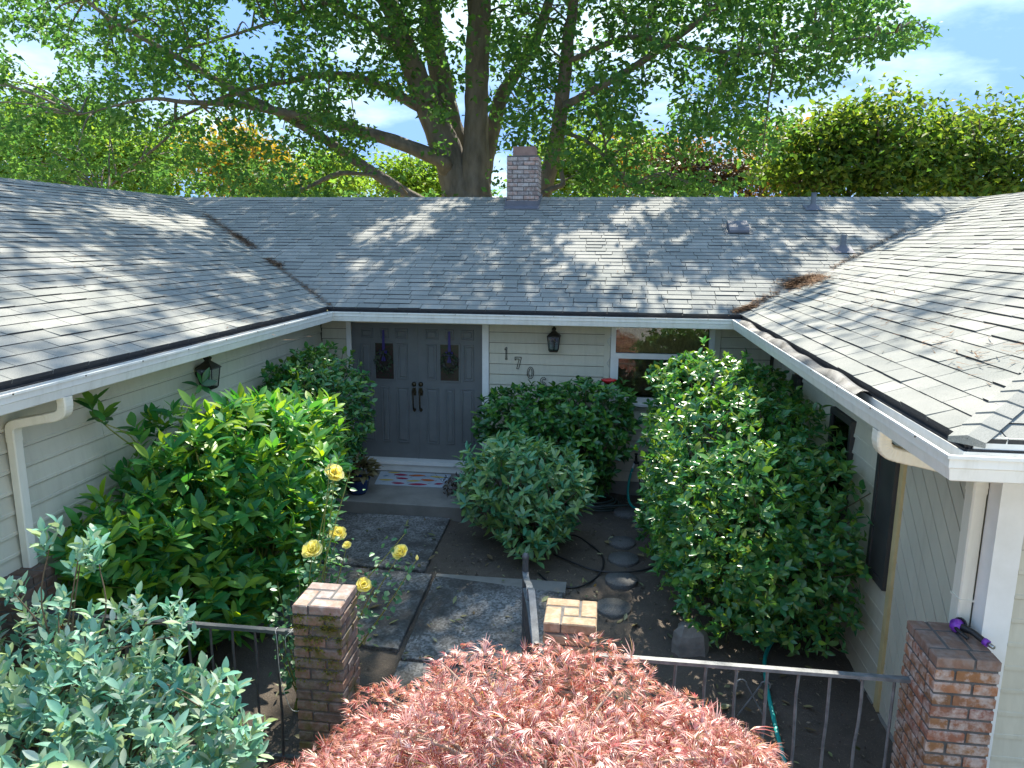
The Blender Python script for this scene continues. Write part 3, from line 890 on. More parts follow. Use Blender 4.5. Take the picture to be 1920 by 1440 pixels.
b = MB(); b.box((XR - 0.03, -2.57, -1.55), (XR - 0.024, -2.07, -0.64)); b.build('pane', M['glass'], wf)
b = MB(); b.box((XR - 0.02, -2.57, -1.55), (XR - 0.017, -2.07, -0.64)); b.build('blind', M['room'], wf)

# front door
dz0, dz1 = -2.11, -0.075
b = MB()
for x in (-0.064, 1.83): b.box((x, YW - 0.005, dz0 - 0.03), (x + 0.064 + (0.025 if x > 0 else 0), YW + 0.06, ZS - 0.002))
b.box((-0.064, YW + 0.001, ZS - 0.06), (1.9, YW + 0.06, ZS - 0.004)); b.build('door_frame', M['white'], house)
b = MB(); b.box((-0.07, YW - 0.10, -2.168), (1.9, YW + 0.15, dz0 - 0.002)); b.box((-0.07, YW - 0.06, -2.28), (1.9, YW + 0.15, -2.170)); b.build('door_sill', M['white'], house)
for k in (0, 1):
    x0 = 0.002 + 0.915 * k; x1 = x0 + 0.911
    fl = lambda u: x0 + u * (x1 - x0) if k == 0 else x1 - u * (x1 - x0)
    dm = MB(); dm.box((x0, YW + 0.045, dz0), (x1, YW + 0.085, ZS - 0.07)); leaf = dm.build('door', M['door'], house)
    H = dz1 - dz0
    vz = lambda t: dz1 - t * H        # fraction down from the top
    rows = [((0.10, 0.17), [(0.13, 0.33), (0.43, 0.57), (0.67, 0.87)]), ((0.20, 0.445), [(0.13, 0.29), (0.70, 0.86)]), ((0.50, 0.89), [(0.13, 0.33), (0.43, 0.57), (0.67, 0.87)])]
    for (t0, t1), cols in rows:
        for a, c in cols:
            xa, xb = sorted((fl(a), fl(c))); za, zb = vz(t1), vz(t0)
            pm = MB(); yf = YW + 0.044
            r1, r2 = 0.014, 0.03
            def ring(i, y): return [(xa + i, y, za + i), (xb - i, y, za + i), (xb - i, y, zb - i), (xa + i, y, zb - i)]
            vs = ring(0, yf) + ring(0.004, yf - 0.012) + ring(r1, yf - 0.012) + ring(r1 + 0.004, yf - 0.001) + ring(r2, yf - 0.001) + ring(r2 + 0.012, yf - 0.010)
            fs = [(q * 4 + j, q * 4 + (j + 1) % 4, q * 4 + 4 + (j + 1) % 4, q * 4 + 4 + j) for q in range(5) for j in range(4)] + [(20, 21, 22, 23)]
            pm.add(vs, fs); pm.build('door_panel', M['door'], leaf)
    xa, xb = sorted((fl(0.36), fl(0.64))); za, zb = vz(0.445), vz(0.20)
    g = MB(); g.box((xa, YW + 0.034, za), (xb, YW + 0.043, zb)); g.build('door_glass', M['stained'], leaf)
    g = MB()
    for (p, q) in (((xa - 0.02, za - 0.02), (xb + 0.02, za)), ((xa - 0.02, zb), (xb + 0.02, zb + 0.02)), ((xa - 0.02, za), (xa, zb)), ((xb, za), (xb + 0.02, zb))):
        g.box((p[0], YW + 0.03, p[1]), (q[0], YW + 0.0445, q[1]))
    g.build('glass_frame', M['door'], leaf)
    xh = x1 - 0.045 if k == 0 else x0 + 0.045
    h = MB()
    h.lathe((0, 0, 0), [(0.001, 0.03), (0.02, 0.03), (0.03, 0.018), (0.034, 0.0)], 14)
    me = h.mesh('deadbolt', M['bronze'])
    place('deadbolt', me, Matrix.Translation((xh, YW + 0.044, -1.045)) @ Matrix.Rotation(R(90), 4, 'X'), leaf)
    h = MB()
    pr = [(0.001, 0.012), (0.024, 0.012), (0.03, 0.0)]
    h.tube(smooth_path([(xh, YW + 0.03, -1.15), (xh, YW - 0.025, -1.17), (xh, YW - 0.03, -1.27), (xh, YW - 0.02, -1.37), (xh, YW + 0.03, -1.40)], 5), 0.010, 8)
    h.prism([(xh - 0.028, YW + 0.044, -1.20), (xh + 0.028, YW + 0.044, -1.20), (xh + 0.034, YW + 0.044, -1.15), (xh + 0.02, YW + 0.044, -1.095), (xh - 0.02, YW + 0.044, -1.095), (xh - 0.034, YW + 0.044, -1.15)], (0, -0.014, 0))
    h.prism([(xh - 0.014, YW + 0.044, -1.385), (xh + 0.014, YW + 0.044, -1.385), (xh + 0.022, YW + 0.044, -1.41), (xh, YW + 0.044, -1.44), (xh - 0.022, YW + 0.044, -1.41)], (0, -0.012, 0))
    h.build('door_handle', M['bronze'], leaf)
b = MB(); b.box((0.9, YW + 0.036, dz0), (0.93, YW + 0.0445, ZS - 0.07)); b.build('astragal', M['door'], house)

# kitchen window
b = MB()
b.box((3.545, YW - 0.02, -1.20), (3.61, YW + 0.05, ZS - 0.003)); b.box((4.80, YW - 0.02, -1.20), (4.87, YW + 0.05, ZS - 0.003))
b.box((3.61, YW - 0.018, -0.60), (4.80, YW + 0.05, -0.53)); b.box((3.53, YW - 0.045, -1.235), (4.89, YW + 0.05, -1.202)); b.box((3.61, YW - 0.016, -1.20), (4.80, YW + 0.05, -1.12))
b.box((3.61, YW - 0.01, -1.12), (3.65, YW + 0.05, -0.60))
wm = b.build('window', M['white'], house)
b = MB(); b.box((3.46, YW - 0.001, -2.29), (3.54, YW + 0.045, ZS - 0.003)); b.build('trim_board', M['siding'], house)
b = MB(); b.box((4.872, YW - 0.001, -2.29), (4.945, YW + 0.045, ZS - 0.003)); b.build('trim_board', M['siding'], house)
b = MB(); b.box((3.61, YW + 0.02, -0.53), (4.80, YW + 0.026, ZS - 0.003)); b.build('pane', M['glass'], wm)
b = MB(); b.box((3.65, YW + 0.012, -1.12), (4.80, YW + 0.018, -0.60)); b.build('pane', M['glass'], wm)
b = MB()
b.add([(3.3, 1.6, -2.2), (5.3, 1.6, -2.2), (5.3, 1.6, -0.1), (3.3, 1.6, -0.1), (3.3, YW + 0.21, -2.2), (5.3, YW + 0.21, -2.2), (5.3, YW + 0.21, -0.1), (3.3, YW + 0.21, -0.1)],
      [(0, 1, 2, 3), (0, 4, 5, 1), (3, 2, 6, 7), (0, 3, 7, 4), (1, 5, 6, 2)])
b.build('room', M['room'], wm)
b = MB(); b.box((3.62, YW + 0.045, -0.52), (4.79, YW + 0.052, ZS - 0.01)); b.build('blind', M['curtain'], wm)
b = MB(); b.box((3.66, YW + 0.12, -1.1), (4.2, YW + 0.13, -0.62)); b.build('blind', M['curtain2'], wm)

# downspouts
def rect_pipe(pts, w, d, parent, name, side=None):
    """rectangular pipe along a path"""
    P = smooth_path(pts, 6) if len(pts) > 2 else [np.array(p, float) for p in pts]
    vs, fs = [], []
    sd = np.array(side, float)
    n = len(P)
    for i in range(n):
        t = P[min(i + 1, n - 1)] - P[max(i - 1, 0)]; t /= np.linalg.norm(t)
        s1 = sd - t * (sd @ t); s1 /= np.linalg.norm(s1); s2 = np.cross(t, s1)
        rib = 1.0 + (0.03 if i % 2 else 0)
        for a, c in ((-1, -0.8), (-0.8, -1), (0.8, -1), (1, -0.8), (1, 0.8), (0.8, 1), (-0.8, 1), (-1, 0.8)): vs.append(P[i] + s1 * a * w / 2 * rib + s2 * c * d / 2 * rib)
    for i in range(n - 1):
        for j in range(8): fs.append((i * 8 + j, i * 8 + (j + 1) % 8, i * 8 + 8 + (j + 1) % 8, i * 8 + 8 + j))
    b = MB(); b.add(vs, fs)
    return b.build(name, M['spout'], parent)
dn = rect_pipe([(5.565, -4.80, -0.40), (5.565, -4.80, -2.55)], 0.10, 0.075, house, 'downspout', (0, 1, 0))
rect_pipe([(5.035, -4.80, -0.12), (5.035, -4.80, -0.19), (5.06, -4.80, -0.235), (5.11, -4.80, -0.255), (5.20, -4.80, -0.275)], 0.104, 0.079, dn, 'elbow', (0, 1, 0))
rect_pipe([(5.19, -4.80, -0.273), (5.48, -4.80, -0.335)], 0.10, 0.075, dn, 'slanted_pipe', (0, 1, 0))
rect_pipe([(5.47, -4.80, -0.333), (5.54, -4.80, -0.35), (5.564, -4.80, -0.38), (5.565, -4.80, -0.46)], 0.104, 0.079, dn, 'elbow', (0, 1, 0))
for z in (-1.1, -1.9):
    b = MB(); b.box((5.522, -4.855, z), (5.62, -4.745, z + 0.012)); b.build('strap', M['spout'], dn)
dn = rect_pipe([(-0.385, -4.80, -0.34), (-0.385, -4.80, -2.5)], 0.075, 0.06, house, 'downspout', (0, 1, 0))
rect_pipe([(-0.055, -4.72, -0.12), (-0.055, -4.72, -0.19), (-0.075, -4.72, -0.235), (-0.12, -4.725, -0.255), (-0.18, -4.74, -0.265)], 0.08, 0.065, dn, 'elbow', (0, 1, 0))
rect_pipe([(-0.17, -4.737, -0.264), (-0.345, -4.79, -0.295)], 0.076, 0.061, dn, 'slanted_pipe', (0, 1, 0))
rect_pipe([(-0.335, -4.788, -0.293), (-0.37, -4.80, -0.31), (-0.384, -4.80, -0.34), (-0.385, -4.80, -0.42)], 0.08, 0.065, dn, 'elbow', (0, 1, 0))

# chimney, vents
def laid_box(x0, x1, y0, y1, z0, z1, parent, mats, sides='FLR', bl=0.20, ch=0.073, jt=0.013, top=False):
    """courses of single bricks round a mortar core"""
    core = MB(); core.box((x0 + 0.006, y0 + 0.006, z0), (x1 - 0.006, y1 - 0.006, z1 - 0.004)); core.build('mortar_core', M['mortar'], parent)
    n = int(round((z1 - z0) / ch))
    for c in range(n):
        zc = z1 - ch * (c + 0.5) + jt / 2
        last = c == 0
        m = mats[0] if c == 0 else mats[1]
        bd = 0.095
        runs = []
        for side, a0, a1 in (('F', x0, x1), ('B', x0, x1), ('L', y0 + bd + jt, y1 - bd - jt), ('R', y0 + bd + jt, y1 - bd - jt)):
            if side not in sides: continue
            L = a1 - a0
            if side in 'FB':
                half = bl * 0.5 - jt / 2
                flip = (c % 2) ^ (side == 'B')
                cuts = []
                rem = L; pos = 0.0
                first = True
                while rem > 0.02:
                    w = half if (flip and first) else bl - jt
                    first = False
                    if w > rem - 0.03: w = rem
                    cuts.append((pos, w)); pos += w + jt; rem = L - pos
            else:
                cuts = []
                pos, rem, first = 0.0, L, True
                while rem > 0.02:
                    w = bl - jt if not (first and c % 2) else bl * 0.5
                    first = False
                    if w > rem - 0.03: w = rem
                    cuts.append((pos, w)); pos += w + jt; rem = L - pos
            for p, w in cuts:
                if side == 'F': cx, cy, dx, dy = a0 + p + w / 2, y0 + bd / 2, w, bd
                elif side == 'B': cx, cy, dx, dy = a0 + p + w / 2, y1 - bd / 2, w, bd
                elif side == 'L': cx, cy, dx, dy = x0 + bd / 2, a0 + p + w / 2, bd, w
                else: cx, cy, dx, dy = x1 - bd / 2, a0 + p + w / 2, bd, w
                mtx = Matrix.Translation((cx + RND.uniform(-1, 1) * 0.0015, cy + RND.uniform(-1, 1) * 0.0015, zc)) @ Matrix.Rotation(RND.gauss(0, 0.008), 4, 'Z')
                place('brick', chamfer_box(dx, dy, ch - jt, m), mtx, parent)
        if last and top:
            # bricks filling the top
            L, Dp = x1 - x0 - 2 * bd - 2 * jt, y1 - y0 - 2 * bd - 2 * jt
            place('brick', chamfer_box(L, Dp, ch - jt, m), Matrix.Translation(((x0 + x1) / 2, (y0 + y1) / 2, zc)), parent)
            if 'B' not in sides: pass
def pinwheel(x0, x1, y0, y1, z0, z1, parent, mats, ch=0.073, jt=0.012):
    """square pillar: four bricks round a half brick in every course"""
    core = MB(); core.box((x0 + 0.008, y0 + 0.008, z0), (x1 - 0.008, y1 - 0.008, z1 - 0.005)); core.build('mortar_core', M['mortar'], parent)
    wx, wy = x1 - x0, y1 - y0
    bw = (min(wx, wy) - 2 * jt) / 3
    for c in range(int(round((z1 - z0) / ch))):
        zc = z1 - ch * (c + 0.5) + jt / 2
        m = mats[0] if c == 0 else mats[1]
        L = wx - bw - jt
        Ly = wy - bw - jt
        rects = [(0, 0, L, bw), (L + jt, 0, bw, Ly), (bw + jt, Ly + jt, L, bw), (0, bw + jt, bw, Ly)]
        if c == 0: rects.append((bw + jt, bw + jt, wx - 2 * bw - 2 * jt, wy - 2 * bw - 2 * jt))
        for rx, ry, w, d in rects:
            if c % 2 == 0: rx = wx - rx - w
            q = 0.0025
            mtx = Matrix.Translation((x0 + rx + w / 2 + RND.uniform(-q, q), y0 + ry + d / 2 + RND.uniform(-q, q), zc + RND.uniform(-q, q) * 0.5)) @ Matrix.Rotation(RND.gauss(0, 0.014), 4, 'Z') @ Matrix.Rotation(RND.gauss(0, 0.006), 4, 'X')
            place('brick', chamfer_box(w, d, ch - jt, m, 0.0065), mtx, parent)
chim = thing('chimney', 'red brick chimney with clay flue rising through the ridge', 'chimney', (1.93, 4.5, 1.4))
laid_box(1.655, 2.215, 4.2, 4.75, 1.42, 2.35, chim, (M['brick_chim'], M['brick_chim']), 'FLRB')
b = MB(); b.prism([(1.66, 4.205, 2.347), (2.21, 4.205, 2.347), (2.21, 4.745, 2.347), (1.66, 4.745, 2.347)], (0, 0, 0.03)); b.build('mortar_crown', M['mortar'], chim)
b = MB(); b.prism([(1.755, 4.28, 2.37), (2.145, 4.28, 2.37), (2.145, 4.65, 2.37), (1.755, 4.65, 2.37)], (0, 0, 0.17)); b.build('flue', M['clay'], chim)
b = MB()
zf = Z0 + PIT * (4.2 - E0)
b.prism([(1.65, 4.17, zf - 0.03), (2.22, 4.17, zf - 0.03), (2.22, 4.17, zf + 0.10), (1.65, 4.17, zf + 0.10)], (0, 0.028, 0))
b.prism([(1.62, 4.02, zf - 0.05), (2.25, 4.02, zf - 0.05), (2.25, 4.17, zf + 0.005), (1.62, 4.17, zf + 0.005)], (0, 0, 0.012))
b.prism([(2.217, 4.17, zf - 0.03), (2.217, 4.80, 1.66), (2.217, 4.80, 1.76), (2.217, 4.17, zf + 0.12)], (0.02, 0, 0))
b.prism([(1.633, 4.17, zf - 0.03), (1.633, 4.80, 1.66), (1.633, 4.80, 1.76), (1.633, 4.17, zf + 0.12)], (0.02, 0, 0))
b.build('flashing', M['flash'], chim)

def vent_pipe(x, y, h, label):
    z = Z0 + PIT * (y - E0)
    t = thing('vent_pipe', label, 'vent pipe', (x, y, z), 'plumbing vents on the roof')
    b = MB(); b.lathe((x, y, z), [(0.043, -0.1), (0.043, h), (0.036, h), (0.036, h - 0.05), (0.001, h - 0.05)], 14); b.build('pipe', M['pipe'], t)
    b = MB()
    c = []
    for (rr, zz) in ((0.105, -0.012), (0.075, 0.02), (0.046, 0.055)):
        for j in range(14):
            a = 6.2832 * j / 14; c.append((x + rr * math.cos(a), y + rr * math.sin(a), z + zz + (PIT * rr * math.sin(a) if zz < 0.05 else 0) + 0.02))
    b.add(c, [(i * 14 + j, i * 14 + (j + 1) % 14, i * 14 + 14 + (j + 1) % 14, i * 14 + 14 + j) for i in (0, 1) for j in range(14)], 0, True)
    sq = 0.14
    b.add([(x - sq, y - sq, z - PIT * sq + 0.019), (x + sq, y - sq, z - PIT * sq + 0.019), (x + sq, y + sq, z + PIT * sq + 0.019), (x - sq, y + sq, z + PIT * sq + 0.019)], [(0, 1, 2, 3)])
    b.build('flashing_boot', M['flash'], t)
vent_pipe(6.85, 4.12, 0.26, 'grey vent pipe standing just below the roof ridge')
vent_pipe(6.83, 2.25, 0.22, 'grey vent pipe with flared boot beside the right roof valley')
x, y = 5.47, 3.02; z = Z0 + PIT * (y - E0)
t = thing('roof_vent', 'low grey box vent on the main roof slope', 'roof vent', (x, y, z))
b = MB()
prof = [(-0.17, 0.03), (-0.17, 0.065), (-0.12, 0.10), (0.12, 0.115), (0.19, 0.08), (0.19, 0.0), (-0.1, 0.0)]
b.prism([(x - 0.15, y + a, z + PIT * a + h + 0.008) for a, h in prof], (0.30, 0, 0)); b.build('hood', M['flash'], t)
b = MB(); b.prism([(x - 0.22, y - 0.16, z - PIT * 0.16 + 0.012), (x + 0.22, y - 0.16, z - PIT * 0.16 + 0.012), (x + 0.22, y + 0.26, z + PIT * 0.26 + 0.012), (x - 0.22, y + 0.26, z + PIT * 0.26 + 0.012)], (0, 0, 0.006)); b.build('flange', M['pipe'], t)

# wall lanterns
def lantern(p, out, label):
    """p: wall point at mid height; out: unit normal of the wall"""
    o = np.array((*out, 0.0)); p = np.array(p, float); c = p + o * 0.11
    t = thing('wall_lantern', label, 'wall lamp', tuple(p), 'lanterns on the courtyard walls')
    s_ = np.array((-o[1], o[0], 0.0))
    b = MB()
    def ringz(r, z): return [c + s_ * r + o * r + (0, 0, z), c - s_ * r + o * r + (0, 0, z), c - s_ * r - o * r + (0, 0, z), c + s_ * r - o * r + (0, 0, z)]
    b.add(ringz(0.075, 0.05) + ringz(0.055, -0.13), [(0, 1, 5, 4), (1, 2, 6, 5), (2, 3, 7, 6), (3, 0, 4, 7)]); b.build('lamp_glass', M['glass'], t)
    b = MB()
    for i in range(4):
        b.tube([ringz(0.078, 0.05)[i], ringz(0.058, -0.13)[i]], 0.006, 5)
    vs = ringz(0.09, 0.05) + ringz(0.085, 0.062) + ringz(0.035, 0.11) + ringz(0.02, 0.125) + ringz(0.03, 0.15) + ringz(0.004, 0.185)
    b.add(vs, [(3, 2, 1, 0)] + [(q * 4 + j, q * 4 + (j + 1) % 4, q * 4 + 4 + (j + 1) % 4, q * 4 + 4 + j) for q in range(5) for j in range(4)])
    b.add(ringz(0.062, -0.13) + ringz(0.05, -0.15), [(0, 1, 2, 3), (7, 6, 5, 4)] + [(j, 4 + j, 4 + (j + 1) % 4, (j + 1) % 4) for j in range(4)])
    b.build('frame', M['lantern'], t)
    b = MB(); b.tube([p + o * 0.0, p + o * 0.02], 0.05, 10); b.tube([p + o * 0.015, p + o * 0.05 + (0, 0, -0.01), c + (0, 0, -0.14)], 0.012, 6); b.build('bracket', M['lantern'], t)
    b = MB(); b.tube([c + (0, 0, -0.12), c + (0, 0, -0.02)], 0.012, 8); b.tube([c + (0, 0, -0.03), c + (0, 0, 0.02)], [0.018, 0.006], 8); b.build('bulb', M['bulb'], t)
lantern((2.80, YW + 0.01, -0.37), (0, -1), 'black wall lantern above the house numbers beside the double door')
lantern((XL + 0.01, -2.50, -0.37), (1, 0), 'black wall lantern on the left wing wall above the rhododendron')

# house numbers: outlined digits stepping down
def offset_closed(path, r): pass
DIG = {
 '1': [[(-.05, -.5), (.13, -.5), (.13, -.45), (.09, -.45), (.09, .5), (.0, .5), (-.09, .36), (-.09, .3), (.0, .36), (.0, -.45), (-.05, -.45)]],
 '7': [[(-.28, .5), (.28, .5), (.28, .36), (.06, -.5), (-.12, -.5), (.1, .34), (-.18, .34), (-.22, .24), (-.28, .24)]],
 '0': [[(.28 * math.cos(a), .5 * math.sin(a)) for a in np.linspace(0, 6.2832, 22)[:-1]], [(.14 * math.cos(a), .36 * math.sin(a)) for a in np.linspace(0, 6.2832, 18)[:-1]]],
 '6': [[(.26, .36), (.12, .5), (-.06, .5), (-.22, .34), (-.28, .05), (-.28, -.2), (-.2, -.42), (0, -.5), (.2, -.42), (.28, -.2), (.2, .02), (.02, .1), (-.12, .04), (-.08, .26), (.04, .36), (.14, .3), (.2, .28)],
       [(.13 * math.cos(a), -.2 + .17 * math.sin(a)) for a in np.linspace(0, 6.2832, 14)[:-1]]]}
for ch, (x, z), lb in zip('1706', [(2.152, -0.575), (2.318, -0.70), (2.487, -0.83), (2.660, -0.965)],
                          ['outlined metal house number 1, highest of the four on the wall', 'outlined metal house number 7 beside the double door', 'outlined metal house number 0 partly behind camellia leaves', 'outlined metal house number 6, lowest of the four on the wall']):
    b = MB()
    for loop in DIG[ch]:
        L = [(x + px * 0.15, YW - 0.004, z + pz * 0.16) for px, pz in loop]
        for i in range(len(L)): b.tube([L[i], L[(i + 1) % len(L)]], 0.0042, 5, smooth=False)
    tag(b.build('house_number', M['number']), lb, 'house number', 'house numbers stepping down the wall')

# wreaths hanging on the door glass
def leaf_template(wr=0.35, fold=0.12, droop=0.15, rows=5, p=1.0, tip=1.0):
    vs = []
    for i in range(rows + 1):
        s = i / rows
        w = wr * 0.5 * math.sin(math.pi * min(1, s ** p)) ** 0.8 if 0 < i < rows else 0.015
        z = -droop * s * s
        vs += [(s, -w, z + fold * w), (s, 0, z), (s, w, z + fold * w)]
    fs = []
    for i in range(rows):
        a = i * 3
        fs += [(a, a + 3, a + 4, a + 1), (a + 1, a + 4, a + 5, a + 2)]
    return np.array(vs, float), np.array(fs, int)


def frames(T, N):
    T = T / (np.linalg.norm(T, axis=1, keepdims=True) + 1e-9)
    N = N - T * np.sum(N * T, axis=1, keepdims=True)
    N = N / (np.linalg.norm(N, axis=1, keepdims=True) + 1e-9)
    return T, np.cross(N, T), N


def scatter(tmpl, P, T, N, S):
    V, F = tmpl
    T, B, N = frames(T, N)
    S = np.asarray(S).reshape(-1, 1, 1)
    curl = NR.uniform(0.2, 2.4, (len(P), 1, 1)); wid = NR.uniform(0.78, 1.2, (len(P), 1, 1))
    W_ = P[:, None, :] + S * (V[None, :, 0:1] * T[:, None, :] + V[None, :, 1:2] * wid * B[:, None, :] + V[None, :, 2:3] * curl * N[:, None, :])
    n, v = len(P), len(V)
    FF = F[None] + (np.arange(n) * v)[:, None, None]
    return W_.reshape(-1, 3), FF.reshape(-1, F.shape[1])


for k, xc in enumerate((0.455, 1.375)):
    t = thing('wreath', ('dark leafy wreath with violet ribbon on the left door leaf', 'dark leafy wreath with violet ribbon on the right door leaf')[k], 'wreath', (xc, YW + 0.02, -0.62), 'wreaths on the double door')
    b = MB(); b.add([(xc - 0.014, YW + 0.018, -0.30), (xc + 0.014, YW + 0.018, -0.30), (xc + 0.02, YW + 0.006, -0.62), (xc - 0.02, YW + 0.006, -0.62)], [(0, 1, 2, 3)])
    for sgn in (-1, 1):
        b.add([(xc, YW + 0.004, -0.60), (xc + sgn * 0.05, YW - 0.01, -0.57), (xc + sgn * 0.055, YW - 0.01, -0.63), (xc, YW + 0.0, -0.62)], [(0, 1, 2, 3)])
        b.add([(xc, YW + 0.002, -0.61), (xc + sgn * 0.03, YW - 0.004, -0.72), (xc + sgn * 0.005, YW - 0.004, -0.73)], [(0, 1, 2)])
    b.build('ribbon', M['ribbon'], t)
    n = 130
    a = NR.uniform(0, 6.283, n); rr = 0.095 + NR.normal(0, 0.014, n)
    P = np.stack([xc + rr * np.cos(a), np.full(n, YW + 0.005) + NR.uniform(-0.02, 0.01, n), -0.72 + rr * 1.2 * np.sin(a)], -1)
    T = np.stack([-np.sin(a) + NR.normal(0, 0.6, n), NR.normal(-0.4, 0.3, n), np.cos(a) + NR.normal(0, 0.6, n)], -1)
    V, F = scatter(leaf_template(0.45, rows=2), P, T, NR.normal(0, 0.4, (n, 3)) + (0, -1, 0), NR.uniform(0.035, 0.06, n))
    link('leaf_ring', np_mesh('leaf_ring', V, F, M['L_wreath']), t, 'stuff')

# porch step, mat
b = MB()
zs, zb = -2.272, -2.60
b.prism([(-0.25, 0.55, zb), (-0.25, -0.70, zb), (1.80, -0.74, zb), (1.86, 0.55, zb)], (0, 0, zs - zb - 0.012))
b.add([(-0.25, 0.55, zs - 0.012), (-0.25, -0.70, zs - 0.012), (1.80, -0.74, zs - 0.012), (1.86, 0.55, zs - 0.012), (-0.23, 0.55, zs), (-0.23, -0.685, zs), (1.785, -0.725, zs), (1.84, 0.55, zs)],
      [(4, 5, 6, 7), (0, 1, 5, 4), (1, 2, 6, 5), (2, 3, 7, 6)])
tag(b.build('porch_step', M['conc']), kind='structure')
dm = thing('door_mat', 'pale door mat printed with red, orange and yellow leaves', 'door mat', (0.92, 0.17, zs))
zm = zs + 0.012
b = MB(); b.prism([(0.42, 0.45, zs + 0.002), (0.50, -0.08, zs + 0.002), (1.42, -0.09, zs + 0.002), (1.42, 0.45, zs + 0.002)], (0, 0, 0.010)); b.build('mat_base', M['mat0'], dm)
def petal(x, y, L, w, ang, mi):
    p = []
    for k in range(14):
        a = 6.2832 * k / 14
        u, v = L * math.cos(a), w * math.sin(a) * (1 - 0.35 * abs(math.cos(a)))
        p.append((x + u * math.cos(ang) - v * math.sin(ang), y + u * math.sin(ang) + v * math.cos(ang), zm + 0.003))
    return p
b = MB()
for (x, y, L, w, a, mi) in [(0.74, 0.33, 0.10, 0.045, -0.05, 0), (0.97, 0.33, 0.12, 0.045, 0.1, 1), (1.26, 0.31, 0.11, 0.035, -0.1, 2), (0.62, 0.41, 0.09, 0.03, 0, 2), (0.80, 0.18, 0.09, 0.04, -0.1, 0), (0.98, 0.10, 0.10, 0.035, 0.15, 2),
                            (1.16, 0.16, 0.10, 0.05, -0.05, 1), (0.61, 0.09, 0.11, 0.035, 0.05, 2), (0.80, -0.02, 0.09, 0.04, 0, 0), (1.07, -0.03, 0.13, 0.045, 0.05, 0), (1.34, 0.03, 0.06, 0.04, 0.3, 0), (0.55, 0.25, 0.04, 0.02, 0.4, 3)]:
    b.add(petal(x, y, L, w, a, mi), [tuple(range(14))], mi)
for (x, y, a) in [(0.66, 0.26, 1.2), (0.70, 0.24, 0.7), (0.90, 0.24, 0.9), (1.07, 0.22, 1.1), (1.08, 0.30, 0.5), (1.27, 0.13, 1.3), (1.20, 0.02, 0.9), (0.92, 0.0, 1.0), (0.72, 0.02, 0.5), (1.15, 0.36, 0.8), (0.58, 0.0, 0.3), (1.33, 0.2, 1.4)]:
    L = 0.075; c, s_ = math.cos(a), math.sin(a)
    b.add([(x - s_ * 0.006, y + c * 0.006, zm + 0.003), (x + s_ * 0.006, y - c * 0.006, zm + 0.003), (x + c * L, y + s_ * L, zm + 0.003)], [(0, 1, 2)], 3)
b.build('leaf_print', [M['mat1'], M['mat2'], M['mat3'], M['mat4']], dm)

# ------------------------------------------------------------------ foliage
OAKT = (np.array([(0, 0, 0), (0.45, -0.3, 0.09), (1, 0, -0.1), (0.45, 0.3, 0.09)], float), np.array([(0, 1, 2, 3)]))


def rand_unit(n):
    v = NR.normal(0, 1, (n, 3)); return v / np.linalg.norm(v, axis=1, keepdims=True)


LEAFMESH = {}


def leaf_objects(parent, tmpl, P, T, N, S, m, name='leaf', limit=300, key='a'):
    """the leaves that show largest become parts of their own, the rest one joined part"""
    X1, Y1, Zd = project(P)
    Tn, B, Nn = frames(T, N)
    vd = CAM - P; dist = np.linalg.norm(vd, axis=1)
    cen = P.mean(axis=0)
    outer = ((P - cen) * vd / dist[:, None]).sum(1) * 1.0 + (P[:, 2] - cen[2]) * 0.6
    inside = (X1 > -20) & (X1 < 1940) & (Y1 > -20) & (Y1 < 1450)
    score = np.where(inside, S ** 2 * (0.25 + np.abs((Nn * vd).sum(1)) / dist) / dist ** 2 * np.exp(outer * 1.6), -1)
    order = np.argsort(-score)
    limit = min(limit, int(inside.sum()))
    mk = (key, m.name)
    if mk not in LEAFMESH:
        LEAFMESH[mk] = np_mesh('leaf', tmpl[0], tmpl[1], m, True)
    me = LEAFMESH[mk]
    off_ = wl_of(parent)
    for i in order[:limit]:
        t, bb, nn, p, s = Tn[i], B[i] * RND.uniform(0.8, 1.18), Nn[i] * RND.uniform(0.3, 2.2), P[i], float(S[i])
        o = bpy.data.objects.new(name, me)
        COL.objects.link(o)
        o.parent = parent
        o.matrix_local = Matrix(((t[0] * s, bb[0] * s, nn[0] * s, p[0] - off_.x), (t[1] * s, bb[1] * s, nn[1] * s, p[1] - off_.y), (t[2] * s, bb[2] * s, nn[2] * s, p[2] - off_.z), (0, 0, 0, 1)))
    r = order[limit:]
    if len(r):
        V, F = scatter(tmpl, P[r], T[r], N[r], S[r])
        link('foliage', np_mesh('foliage', V, F, m, True), parent, 'stuff')


